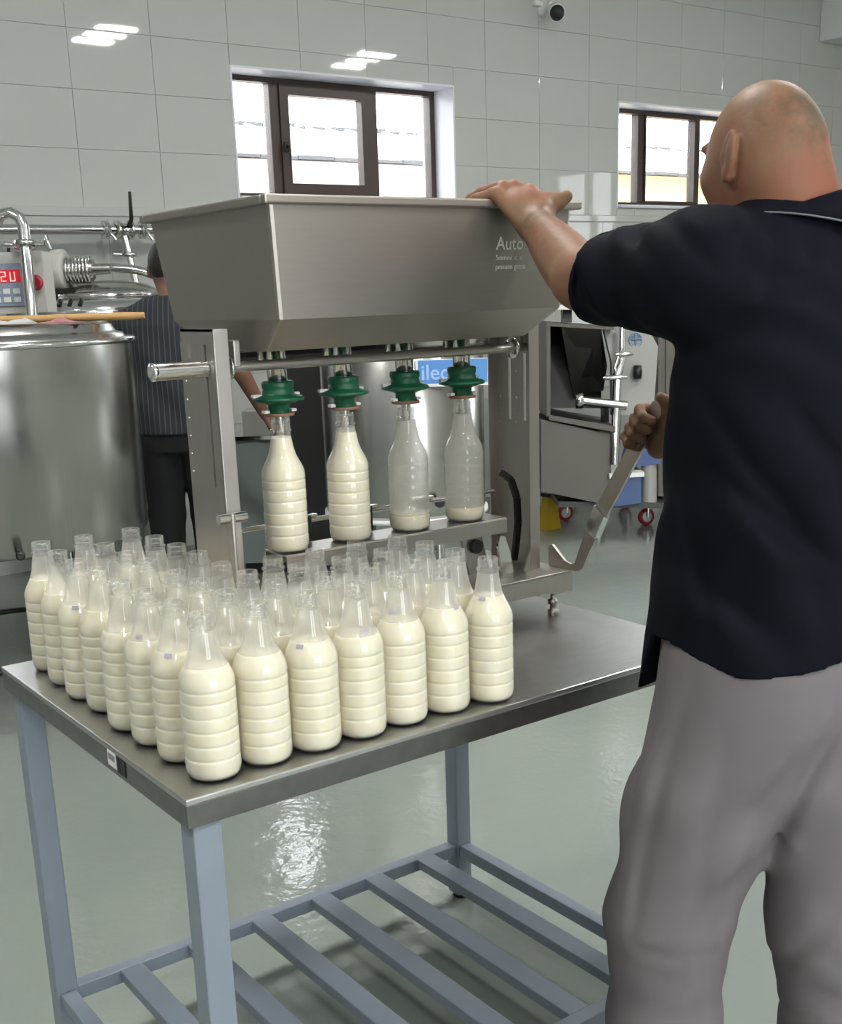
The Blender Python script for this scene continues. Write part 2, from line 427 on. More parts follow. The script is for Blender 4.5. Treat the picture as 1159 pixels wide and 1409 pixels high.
def add_tile(x0, x1, z0, z1, y, parent):
    key = (round(x1 - x0, 4), round(z1 - z0, 4))
    if key not in tile_cache:
        w, h = x1 - x0, z1 - z0; b = 0.0018
        mb = MB(); mb.add([(0, 0.007, 0), (w, .007, 0), (w, .007, h), (0, .007, h), (0, b, 0), (w, b, 0), (w, b, h), (0, b, h),
                           (b, 0, b), (w - b, 0, b), (w - b, 0, h - b), (b, 0, h - b)],
                          [(8, 9, 10, 11), (4, 5, 9, 8), (5, 6, 10, 9), (6, 7, 11, 10), (7, 4, 8, 11), (0, 1, 5, 4), (1, 2, 6, 5), (2, 3, 7, 6), (3, 0, 4, 7)])
        tile_cache[key] = mb.mesh('tile', M['tile'])
    o = bpy.data.objects.new('tile', tile_cache[key]); o.location = (x0, y, z0)
    o.rotation_euler = (jr.uniform(-.0025, .0025), 0, jr.uniform(-.002, .002)); link(o, parent)


def tile_area(xa, xb, za, zb, y, parent, x0, z0):
    g = 0.0009
    i0 = math.floor((xa - x0) / TW); k0 = math.floor((za - z0) / TH)
    for i in range(i0, math.ceil((xb - x0) / TW)):
        for k in range(k0, math.ceil((zb - z0) / TH)):
            r = [(max(xa, x0 + i * TW), min(xb, x0 + (i + 1) * TW), max(za, z0 + k * TH), min(zb, z0 + (k + 1) * TH))]
            for h in holes:
                nr = []
                for a, b, c, d in r:
                    if b <= h[0] or a >= h[1] or d <= h[2] or c >= h[3]: nr.append((a, b, c, d)); continue
                    if a < h[0]: nr.append((a, h[0], c, d))
                    if b > h[1]: nr.append((h[1], b, c, d))
                    a2, b2 = max(a, h[0]), min(b, h[1])
                    if c < h[2]: nr.append((a2, b2, c, h[2]))
                    if d > h[3]: nr.append((a2, b2, h[3], d))
                r = nr
            for a, b, c, d in r:
                if b - a > .012 and d - c > .012: add_tile(a + g, b - g, c + g, d - g, y, parent)


tile_area(1.02, XR, 1.944, ZC, YW, wall, TX0, TZ0)
# lower part of the wall stands a little proud, with a capping strip
low = MB().box(XL, XR, YW - .03, YW + .006, 0, 1.90).build('trim_2', M['grout'], kind='structure')
tile_area(1.02, XR, 0.7, 1.895, YW - .036, low, TX0 + .11, 1.895 - TH * 7)
MB().bbox(XL, XR, YW - .045, YW + .006, 1.896, 1.943, .006).build('trim_3', M['tile'], kind='structure')


def window(n, x0, x1, sash=True):
    y0 = YW + .2
    w = MB(); t = .05                                                  # outer frame
    w.box(x0, x1, y0, y0 + .07, HEAD - .04, HEAD); w.box(x0, x1, y0, y0 + .07, SILL, SILL + .06)
    w.box(x0, x0 + t, y0, y0 + .07, SILL + .06, HEAD - .04); w.box(x1 - t, x1, y0, y0 + .07, SILL + .06, HEAD - .04)
    o = w.build('window_%d' % n, M['window_frame'], kind='structure')
    m1, m2 = (x0 + .36, x0 + (x1 - x0) * .665) if sash else (x0 + .42, x0 + 1.06)
    for a, b in ((m1, m1 + .065), (m2, m2 + .065)):
        MB().bbox(a, b, y0 - .005, y0 + .07, SILL + .06, HEAD - .04, .004).build('mullion', M['window_frame'], o)
    a, b = m1 + .065, m2; f = .062 if sash else .012; sa = MB()                          # the opening sash
    sa.box(a, b, y0 - .018, y0 + .05, HEAD - .04 - f, HEAD - .04); sa.box(a, b, y0 - .018, y0 + .05, SILL + .06, SILL + .06 + f)
    sa.box(a, a + f, y0 - .018, y0 + .05, SILL + .06 + f, HEAD - .04 - f); sa.box(b - f, b, y0 - .018, y0 + .05, SILL + .06 + f, HEAD - .04 - f)
    so = sa.build('sash', M['window_frame'], o)
    h = MB(); h.bbox(a + .012, a + .04, y0 - .03, y0 - .018, 2.30, 2.36, .003); h.tube([(a + .026, y0 - .03, 2.33), (a + .026, y0 - .062, 2.33), (a + .026, y0 - .065, 2.31), (a + .028, y0 - .062, 2.21)], [.008, .008, .009, .006], 8)
    if sash: h.build('handle', M['dark_metal'], so)
    for pa, pb, za, zb in ((x0 + t, m1, SILL + .06, HEAD - .04), (a + f, b - f, SILL + .06 + f, HEAD - .04 - f), (m2 + .065, x1 - t, SILL + .06, HEAD - .04)):
        MB().box(pa, pb, y0 + .025, y0 + .031, za, zb).build('pane', M['glass'], o)
    rv = MB(); g = .01                                                 # plastered reveal, a lining of the opening
    rv.box(x0 - .002, x0 + g, YW - .004, y0, SILL, HEAD); rv.box(x1 - g, x1 + .002, YW - .004, y0, SILL, HEAD); rv.box(x0 + g, x1 - g, YW - .004, y0, HEAD - g, HEAD + .002)
    rv.build('reveal', M['reveal'], o)
    MB().bbox(x0 + g, x1 - g, YW - .03, y0, SILL, SILL + .022, .004).build('sill', M['reveal'], o)


for i, (a, b) in enumerate(WIN): window(i + 1, a, b, i != 2)
for i, h in enumerate(front_holes):                                    # daylight openings in the wall behind the photographer
    w = MB(); x0, x1, z0, z1 = h
    w.box(x0, x0 + .06, YF - .2, YF - .1, z0, z1); w.box(x1 - .06, x1, YF - .2, YF - .1, z0, z1); w.box(x0 + .06, x1 - .06, YF - .2, YF - .1, z1 - .06, z1); w.box(x0 + .06, x1 - .06, YF - .2, YF - .1, z0, z0 + .06)
    o = w.build('window_%d' % (i + 4), M['window_frame'], kind='structure')
    MB().box(x0 + .06, x1 - .06, YF - .16, YF - .152, z0 + .06, z1 - .06).build('pane', M['glass'], o)

# outside: the neighbouring buildings and the yard
g = MB().box(-15, 40, YW + .4, 40, -.3, -.05).build('ground_outside', M['grout'], kind='structure')
hb = thing('brick_building', 'long low brick building with pale sheet roof outside the windows', 'building', (0, 11, -.05))
MB().box(-6, 9.6, 0, 4, 0, 3.0).build('wall', M['brick'], hb)
MB().box(9.7, 24, 0, 4, 0, 3.0).build('wall', M['ochre'], hb, 'ochre rendered wall')
rf = MB().prism([(-6.3, -.25, 3.03), (-6.3, 2.0, 3.65), (-6.3, 4.25, 3.03)], (30.6, 0, 0)).build('roof', M['roofing'], hb)
rc = MB(); fa_ = MB()
for q in range(64):
    rc.box(-6.3 + q * .48, -6.3 + q * .48 + .36, 1.93, 2.07, 3.63, 3.672 + .012 * (q % 3)); fa_.box(-6.3 + q * .48, -6.3 + q * .48 + .47, -.30, -.26, 2.975 + .008 * (q % 2), 3.012 + .01 * (q % 3 == 0))
rc.build('ridge_cap', M['eave'], hb); fa_.build('gutter', M['eave'], hb)
k = 0
e = MB()
for k in range(100):
    e.cyl((-6.2 + k * .305, -.27, 3.03), (-6.2 + k * .305, 1.9, 3.635), .03, 6)
e.build('roof_ribs', M['roofing'], hb, kind='stuff')


# ceiling lamps
def ceiling_lamp(x, y, where):
    t = thing('ceiling_lamp', 'ceiling lamp, ' + where, 'lamp', (x, y, ZC - .062), group='ceiling lamps')
    MB().bbox(-.20, .20, -.37, .37, .0, .0615, .006).build('housing', M['white_plastic'], t)
    for yy in (-.27, 0, .27): MB().bbox(-.17, .17, yy - .055, yy + .055, -.012, -.0005, .003).build('strip', M['lamp'], t)


M['lamp'] = emitter('lamp_strip', (1.0, 0.985, 0.95), LAMP_STRENGTH)
for y, xs, row in ((1.22, (-1.42, 1.23, 3.88, 6.53), 'over the work table'), (-2.6, (-1.42, 1.23, 3.88, 9.1), 'behind the camera')):
    for c, x in enumerate(xs):
        ceiling_lamp(x, y, '%s from left in the row %s' % (('first', 'second', 'third', 'fourth')[c], row))

# ------------------------------------------------------------------ work table
TL, TD, HT = 1.043, 0.769, 0.80
tb = thing('work_table', 'grey painted work table with stainless steel top and slatted shelf below', 'table', (0, 0, 0))
MB().bbox(0, TL, 0, TD, HT - .010, HT, .0022).build('tabletop', M['table_steel'], tb)
M['apron_steel'] = steel('shaded_apron_steel', (0.22, 0.212, 0.205), 0.30, (6, 6, 6), 0.22, 0.01)  # same steel as the top, base colour darkened to carry the apron's shade
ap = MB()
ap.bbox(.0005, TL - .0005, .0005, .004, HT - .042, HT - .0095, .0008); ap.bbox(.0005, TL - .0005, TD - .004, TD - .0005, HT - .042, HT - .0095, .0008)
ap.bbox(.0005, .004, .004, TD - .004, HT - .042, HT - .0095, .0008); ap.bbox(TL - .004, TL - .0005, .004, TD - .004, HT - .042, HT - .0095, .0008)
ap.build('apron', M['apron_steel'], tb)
LS = .042
for nx, x in ((0, .010), (1, TL - .010 - LS)):
    for ny, y in ((0, .008), (1, TD - .012 - LS)):
        lg = MB().bbox(x, x + LS, y, y + LS, .012, HT - .0105, .003).build('leg', M['grey_paint'], tb)
        MB().lathe([(0, .016), (.004, .019), (.012, .019)], 16, (x + LS / 2, y + LS / 2, 0), close=True).build('foot', M['black'], lg)
ZS, RW = .145, .03
yb = TD - .012 - LS; ya = .008 + LS
MB().bbox(.052, TL - .052, .018, .018 + RW, ZS - .03, ZS, .002).build('shelf_rail', M['grey_paint'], tb)
MB().bbox(.052, TL - .052, yb + .006, yb + .006 + RW, ZS - .03, ZS, .002).build('shelf_rail', M['grey_paint'], tb)
for x in (.016, TL - .016 - RW): MB().bbox(x, x + RW, ya, yb, ZS - .03, ZS, .002).build('shelf_rail', M['grey_paint'], tb)
for x in (.163, .31, .46, .608, .752, .899):
    MB().bbox(x - .024, x + .024, .018 + RW, yb + .006, ZS - .022, ZS + .001, .002).build('shelf_slat', M['grey_paint'], tb)
st = MB().box(-.0008, 0, .236, .268, HT - .032, HT - .008).build('sticker', M['white_plastic'], tb, 'small white and black label on the table edge')
MB().box(-.0012, -.0008, .240, .264, HT - .022, HT - .012).build('print', plain('print_grey', (.25, .25, .25), .6), st)
for a, b in ((.203, .213), (.214, .221), (.224, .233)):
    MB().box(-.0008, 0, a, b, HT - .034, HT - .010).build('print', M['ink'], st)

# ------------------------------------------------------------------ bottles
BH = .229
PROF = [(0.0015, .0), (.0015, .026), (.0, .031), (.002, .0345), (.007, .0372), (.014, .0385)]
for zr in (.030, .050, .070, .090, .110, .126):
    PROF += [(zr - .0030, .0385), (zr - .0014, .0383), (zr - .0004, .0373), (zr + .0008, .0374), (zr + .0022, .0382), (zr + .0045, .0385)]
PROF += [(.136, .0384), (.143, .0371), (.150, .0342), (.156, .0310), (.163, .0272), (.170, .0243), (.178, .0220), (.187, .0202), (.196, .0186), (.204, .0174), (.2085, .0166),
         (.2095, .0187), (.2125, .0187), (.2135, .0160), (.2165, .0160), (.2178, .0171), (.2190, .0160), (.2215, .0160), (.2228, .0171), (.224, .0160), (.2275, .0160), (.229, .0154), (.2285, .0142), (.222, .0140), (.209, .0145)]


def rad_at(z):
    for (z0, r0), (z1, r1) in zip(PROF[3:], PROF[4:]):
        if z0 <= z <= z1: return r0 + (r1 - r0) * (z - z0) / max(1e-6, z1 - z0)
    return .014


shell_me = MB().lathe(PROF, 44).mesh('bottle_shell', M['pet'])
milk_cache = {}


def milk_mesh(level):
    k = round(level, 3)
    if k not in milk_cache:
        e = .0007
        pr = [(.0035, .0), (.0035, .025)] + [(z + (e if i < 2 else 0), r - e) for i, (z, r) in enumerate(PROF[3:]) if z < k - .001 and z < .2085] + [(k, rad_at(k) - e), (k + .0002, rad_at(k) * .8), (k + .0002, 0)]
        milk_cache[k] = MB().lathe(pr, 40).mesh('milk', M['milk'])
    return milk_cache[k]


def film_mesh(z0, z1, mat='film'):
    e = .0009; zs = [z0 + (z1 - z0) * i / 14 for i in range(15)]
    return MB().lathe([(z, rad_at(z) - e) for z in zs], 40).mesh('milk_film', M[mat])


def bottle(x, y, z, level, label, rz, film=None, stamp=None, group='filled milk bottles on the table'):
    t = thing('milk_bottle', label, 'bottle', (x, y, z), rz, group)
    sh = bpy.data.objects.new('bottle_shell', shell_me); link(sh, t)
    mk = bpy.data.objects.new('milk', milk_mesh(level)); link(mk, t)
    if film is not None:
        link(bpy.data.objects.new('milk_film', film), t)
    if stamp is not None:                                              # a smudged purple date stamp on the shoulder
        zc, ang = stamp; ang -= rz; mb = MB(); vs = []; fs = []
        for i in range(2):
            zz = zc - .0030 + .006 * i; r = rad_at(zz) + .0004
            for k in range(6):
                a = ang + (k - 2.5) * .075 * .03 / max(r, .02); vs.append((r * math.cos(a), r * math.sin(a), zz))
        for k in range(5): fs.append((k, k + 1, 7 + k, 6 + k))
        mb.add(vs, fs, True).build('date_stamp', M['stamp'], t, 'smudged purple date stamp')
    return t


ORD = ['first', 'second', 'third', 'fourth', 'fifth', 'sixth', 'seventh', 'eighth']
br = random.Random(11); films = {}
front = [(.071, .058), (.153, .060), (.234, .057), (.313, .056), (.392, .060), (.473, .058), (.556, .050)]
left = [(.071, .058), (.069, .146), (.067, .233), (.063, .314), (.070, .420), (.066, .504), (.070, .598), (.076, .698)]
camdir = math.atan2(CAM[1] - .1, CAM[0] - .2)
stamps = {(0, 5): (.157, -.1), (0, 2): (.165, -.45), (0, 1): (.158, -.3), (2, 0): (.157, -.55), (3, 0): (.163, .35), (5, 0): (.166, .7), (6, 0): (.168, -.6), (4, 0): (.175, -.6)}
for c in range(7):
    for r in range(8 if c < 3 else 4):
        if r == 0: x, y = front[c]
        elif c == 0: x, y = left[r]
        elif c < 3:
            x = (.1535, .2435)[c - 1] + br.uniform(-.001, .001) - (.0110 if c == 2 and r < 4 else 0); y = left[r][1] + br.uniform(-.002, .002)
        else:
            x = front[c][0] + br.uniform(-.0007, .0007); y = front[c][1] + (.2945 - front[c][1]) * r / 3
        lev = .157 + br.uniform(-.004, .005) + (.010 if c >= 5 and r == 0 else 0) + (.006 if c == 0 and r > 3 else 0) + (-.004 if (c, r) == (1, 0) else 0)
        if c == 0 and r == 0: lab = 'milk bottle nearest the table corner, standing foremost of them all'
        elif r == 0: lab = '%s milk bottle from the left along the near table edge' % ORD[c]
        elif c == 0: lab = '%s milk bottle back from the near corner along the left table edge' % ORD[r]
        else: lab = 'milk bottle in the %s row back, %s from the left table edge' % (ORD[r], ORD[c])
        lev = round(lev, 3)
        if lev not in films: films[lev] = film_mesh(lev + .0005, .206, 'neck_film')
        bottle(x, y, HT + .0006, lev, lab, br.uniform(0, 6.28), film=films[lev], stamp=(stamps[(c, r)][0], camdir + stamps[(c, r)][1]) if (c, r) in stamps else None)

# ------------------------------------------------------------------ filling machine
MX, MY = .632, .455
mc = thing('bottle_filling_machine', 'stainless steel four-nozzle bottle filling machine with large hopper on the table', 'machine', (0, 0, 0))
ST = M['machine_steel']
BX0, BX1, BY0, BY1, BZ0, BZ1 = .284, 1.006, .335, .60, .845, .888
b = MB(); b.bbox(BX0, BX1, BY0, BY1, BZ1 - .004, BZ1, .0015); b.box(BX0, BX1, BY0, BY0 + .004, BZ0 + .006, BZ1 - .004); b.box(BX0, BX1, BY1 - .004, BY1, BZ0 + .006, BZ1 - .004)
b.box(BX0, BX0 + .004, BY0 + .004, BY1 - .004, BZ0, BZ1 - .004); b.box(BX1 - .004, BX1, BY0 + .004, BY1 - .004, BZ0, BZ1 - .004)
b.prism([(BX1 - .07, BY0, BZ0 + .006), (BX1 - .035, BY0, BZ0), (BX1, BY0, BZ0), (BX1, BY0, BZ0 + .006)], (0, .004, 0))
b.build('base', ST, mc)
for x in (BX0 + .04, BX1 - .04):
    for y in (BY0 + .012, BY1 - .025):
        f = MB(); f.lathe([(0, .0105), (.002, .012), (.010, .012), (.012, .008), (.022, .0065), (.024, .0115), (.032, .0115), (.034, .006), (.048, .006)], 6 * 3, (x, y, HT), close=True); f.build('foot', M['machine_steel'], mc)
PL, PR, PY0_, PY1_, PT = .286, .971, .395, .510, 1.384


def side_plate(x, sgn):
    """C-shaped post: plate with two upright slots, flange in front and behind turned inward (sgn)"""
    mb = MB(); t = .004; xa, xb = sorted((x, x + sgn * t))
    slots = [(.420, .427, 1.13, 1.36), (.478, .488, 1.335, 1.362)] if sgn > 0 else [(.425, .432, 1.18, 1.31), (.470, .477, 1.18, 1.31)]
    ys = sorted({PY0_, PY1_, *[q for s_ in slots for q in s_[:2]]}); zs = sorted({BZ1, PT, *[q for s_ in slots for q in s_[2:]]})
    for a, b2 in zip(ys[:-1], ys[1:]):
        for c, d in zip(zs[:-1], zs[1:]):
            if any(s_[0] < (a + b2) / 2 < s_[1] and s_[2] < (c + d) / 2 < s_[3] for s_ in slots): continue
            mb.box(xa, xb, a, b2, c, d)
    fa, fb = sorted((x, x + sgn * .026))
    mb.bbox(fa, fb, PY0_ - .004, PY0_, BZ1, PT, .0012); mb.box(fa, fb, PY1_, PY1_ + .004, BZ1, PT - .02)
    mb.box(fa, fb, PY0_, PY1_, PT - .004, PT)
    if sgn < 0: mb.prism([(fa, PY0_ - .004, BZ1), (fa - .016, PY0_ - .004, BZ1), (fa, PY0_ - .004, BZ1 + .045)], (0, .004, 0))
    return mb.build('side_plate', ST, mc)


sp1 = side_plate(PL, 1); sp2 = side_plate(PR, -1)
for zz in (1.30, 1.27, 1.24, 1.21, 1.18, 1.15):
    MB().lathe([(-.001, .0028), (.0015, .0022)], 8, (PL, PY1_ - .008, zz), (-1, 0, 0), close=True).build('rivet', M['chrome'], sp1)
for zz in (1.30, 1.275, 1.25, 1.225, 1.20, 1.175):
    for yy in (.452, .500):
        MB().lathe([(-.001, .0028), (.0015, .0022)], 8, (PR - .004, yy, zz), (-1, 0, 0), close=True).build('rivet', M['chrome'], sp2)
# hinge bolt on the left plate with a link bar
bo = MB(); bo.cyl((PL - .020, .395 - .012, 1.084), (PL + .03, .395 - .012, 1.084), .0085, 14); bo.build('bolt', M['chrome'], mc)
MB().bbox(PL - .001, PL + .006, .372, .392, .90, 1.092, .003).build('link_bar', ST, mc)
# hopper: open trough with folded rim, slanted lower faces
HX0, HX1, HY0, HY1, HZT, HZF, HZB = .333, .945, .272, .70, 1.566, 1.396, 1.346
ring = lambda x0, x1, y0, y1, z: [Vector((x0, y0, z)), Vector((x1, y0, z)), Vector((x1, y1, z)), Vector((x0, y1, z))]
levels = [ring(HX0, HX1, HY0, HY1, HZT), ring(HX0 + .013, HX1 - .014, HY0 + .013, HY1 - .035, HZF), ring(HX0 + .030, HX1 - .030, HY0 + .093, HY1 - .12, HZB)]


def soft_ring(r, k=.007):
    out = []
    for i in range(4):
        p, a, c = r[i], r[i - 1], r[(i + 1) % 4]
        out += [p + (a - p).normalized() * k, p + (a - p).normalized() * k * .3 + (c - p).normalized() * k * .3, p + (c - p).normalized() * k]
    return out


hb_ = MB(); outer = [soft_ring(r) for r in levels]; n = 12
vs = [v for r in outer for v in r]; fs = []
for i in range(2):
    for kx in range(n): fs.append((i * n + kx, i * n + (kx + 1) % n, (i + 1) * n + (kx + 1) % n, (i + 1) * n + kx)[::-1])
fs.append(tuple(range(2 * n, 3 * n))[::-1])
inner = [soft_ring([p + Vector(((.003 if p.x < .6 else -.003), (.003 if p.y < .45 else -.003), 0)) for p in r]) for r in levels]
for r in inner[2]: r.z += .003
m0 = len(vs); vs += [v for r in inner for v in r]
for i in range(2):
    for kx in range(n): fs.append((m0 + i * n + kx, m0 + i * n + (kx + 1) % n, m0 + (i + 1) * n + (kx + 1) % n, m0 + (i + 1) * n + kx))
fs.append(tuple(range(m0 + 2 * n, m0 + 3 * n)))
for kx in range(n): fs.append((kx, (kx + 1) % n, m0 + (kx + 1) % n, m0 + kx))
hb_.add(vs, fs)
hop = hb_.build('hopper', M['hopper_steel'], mc)
rm = MB()
for (a, b2, c, d) in ((HX0 - .013, HX1 + .013, HY0 - .013, HY0 + .003), (HX0 - .013, HX1 + .013, HY1 - .003, HY1 + .013), (HX0 - .013, HX0 + .003, HY0 + .003, HY1 - .003), (HX1 - .003, HX1 + .013, HY0 + .003, HY1 - .003)):
    rm.bbox(a, b2, c, d, HZT - .004, HZT + .010, .003)
rm.build('rim', M['hopper_steel'], hop)
# etched maker's lettering on the front face, partly hidden by the forearm
dn = (levels[1][0] - levels[0][0]); fy = dn.y / dn.z
def on_front(x, z): return Vector((x, HY0 + (z - HZT) * fy - .0008, z))
text_obj('lettering', 'Auto L', .030, M['etch'], on_front(.772, 1.496), (1, 0, 0), (0, fy, 1), hop, bold=.0003)
text_obj('lettering', 'Sınmını ıc lıı', .0125, M['etch'], on_front(.772, 1.479), (1, 0, 0), (0, fy, 1), hop)
text_obj('lettering', 'pınııuıııı gıınıu', .0125, M['etch'], on_front(.772, 1.464), (1, 0, 0), (0, fy, 1), hop)
# cross rod through the posts
rod = MB(); rod.cyl((.20, .4235, 1.322), (PR - .004, .4235, 1.322), .0085, 16); rod.build('cross_rod', ST, mc)
e = MB(); e.cyl((.198, .4235, 1.322), (.285, .4235, 1.322), .0135, 18); e.lathe([(0, .0135), (.003, .0145), (.008, .0145), (.010, .008)], 18, (.1985, .4235, 1.322), (-1, 0, 0), close=True)
e.build('rod_sleeve', M['chrome'], mc)
for x in (.322, .93):
    MB().lathe([(0, .0085), (0, .02), (.006, .02), (.006, .0085)], 18, (x, .4235, 1.322), (1, 0, 0)).build('rod_collar', M['chrome'], mc)
    MB().bbox(x + .008, x + .02, .41, .437, 1.322, 1.365, .002).build('hanger_bracket', ST, mc)
MB().bbox(.35, .92, .47, .50, 1.325, 1.345, .003).build('manifold', M['chrome'], mc)
MB().bbox(.33, .93, .50, .512, 1.318, 1.346, .002).build('valve_strip', M['dark_metal'], mc)
# nozzles
NX = [.432, .565, .699, .832]
for x in NX:
    nz = MB().lathe([(1.262, .0165), (1.348, .0165), (1.348, .019), (1.356, .019)], 24, (x, MY, 0)).build('nozzle', M['chrome'], mc)
    g_ = MB().lathe([(1.238, .0185), (1.252, .0185), (1.254, .022), (1.2575, .034), (1.260, .0435), (1.2635, .0445), (1.266, .041), (1.2695, .029), (1.272, .0272), (1.276, .0272), (1.278, .0255), (1.281, .0272), (1.289, .0280), (1.292, .0262), (1.293, .0172)], 36, (x, MY, 0))
    g_.build('rubber_bellows', M['green_rubber'], nz)
    r_ = MB().lathe([(1.2335, .0185), (1.2335, .026), (1.2385, .026), (1.2385, .0185)], 30, (x, MY, 0)); r_.build('seal_ring', M['brown_rubber'], nz)
    for s_ in (-1, 1):
        MB().bbox(x + s_ * .0265 - .005, x + s_ * .0265 + .005, MY - .006, MY + .006, 1.239, 1.244, .001).build('clip', M['white_plastic'], nz)
        MB().bbox(x + s_ * .037 - .009, x + s_ * .037 + .009, MY + .004, MY + .014, 1.2655, 1.271, .0015).build('clip', M['white_plastic'], nz)
    MB().lathe([(1.2005, .0045), (1.203, .0068), (1.2333, .0085)], 18, (x, MY, 0)).build('filling_tip', M['chrome'], nz)
# tray under the bottles, guide rail, links
TZ = .9975
tr = MB(); tr.bbox(.405, .905, .415, .492, TZ - .003, TZ, .001); tr.bbox(.405, .905, .413, .416, TZ - .030, TZ - .002, .001); tr.bbox(.405, .905, .489, .492, TZ - .030, TZ - .002, .001)
tr.build('bottle_tray', ST, mc)
gr = MB().cyl((.312, .503, 1.035), (.945, .503, 1.035), .0045, 10).build('guide_rail', M['chrome'], mc)
for x in (.498, .632, .765):
    MB().bbox(x - .010, x + .010, .494, .512, 1.0, 1.045, .003).build('rail_clamp', M['dark_metal'], gr)
    MB().bbox(x - .024, x + .024, .496, .508, 1.040, 1.0455, .001).build('rail_plate', M['chrome'], gr)
for x in (.60, .83):
    MB().prism([(x, .44, BZ1), (x + .05, .44, BZ1), (x + .03, .44, TZ - .03), (x - .02, .44, TZ - .03)], (0, .008, 0)).build('tray_strut', ST, mc)
    MB().cyl((x + .012, .43, .945), (x + .012, .455, .945), .014, 14).build('pivot', M['dark_metal'], mc)
# cam arm inside the right post
arc = [(.900, .42, 1.085), (.925, .42, 1.068), (.940, .42, 1.03), (.942, .42, .98), (.936, .42, .935), (.930, .42, .905)]
ca = MB()
for (p, q) in zip(arc[:-1], arc[1:]):
    p, q = Vector(p), Vector(q); d = (q - p).normalized(); w = Vector((d.z, 0, -d.x)) * .0065
    ca.hexa([p - w, p + w, p + w + Vector((0, .008, 0)), p - w + Vector((0, .008, 0)), q - w, q + w, q + w + Vector((0, .008, 0)), q - w + Vector((0, .008, 0))])
ca.build('cam_arm', M['dark_metal'], mc)
MB().prism([(.885, .405, BZ1), (.912, .405, BZ1), (.905, .405, .93), (.892, .405, .962), (.880, .405, .965), (.874, .405, .945)], (0, .006, 0)).build('cam_plate', M['chrome'], mc)
# hand lever: flat bar with an elbow, welded to a curved hub plate
LX = 1.0
lev_lo = [(.388, .932), (.374, .922), (.352, .905), (.334, .900), (.322, .905), (.309, .935), (.286, .985), (.262, .965), (.283, .930), (.300, .897), (.315, .8885), (.36, .8885), (.398, .8885), (.398, .928)]
MB().prism([(LX, y, z) for y, z in lev_lo], (.006, 0, 0)).build('lever_hub', ST, mc)
lv = MB(); lv.prism([(LX - .005, .290, .978), (LX - .005, .264, 1.028), (LX - .005, .238, 1.008), (LX - .005, .262, .962)], (.016, 0, 0)); lv.build('lever_joint', M['chrome'], mc, 'lighter joint block of the lever')
d0, d1 = Vector((LX, .252, 1.015)), Vector((LX, .112, 1.222)); dd = (d1 - d0).normalized(); w = Vector((0, -dd.z, dd.y)) * .0165
MB().prism([d0 - w, d1 - w * .9, d1 + dd * .012, d1 + w * .9, d0 + w], (.006, 0, 0)).build('lever', ST, mc)

film_a = film_mesh(.165, .206); film_b = film_mesh(.035, .206); film_c = film_mesh(.028, .206)
bottle(NX[0], MY, TZ + .0004, .200, 'milk bottle full to the neck under the leftmost filling nozzle', 0.3, film=None, group='bottles under the filling nozzles')
bottle(NX[1], MY, TZ + .0004, .196, 'nearly full milk bottle under the second nozzle from the left', 1.3, film=film_a, group='bottles under the filling nozzles')
bottle(NX[2], MY, TZ + .0004, .034, 'nearly empty milky bottle under the third nozzle from the left', 2.1, film=film_b, group='bottles under the filling nozzles')
bottle(NX[3], MY, TZ + .0004, .027, 'nearly empty milky bottle under the rightmost filling nozzle', 4.0, film=film_c, group='bottles under the filling nozzles')
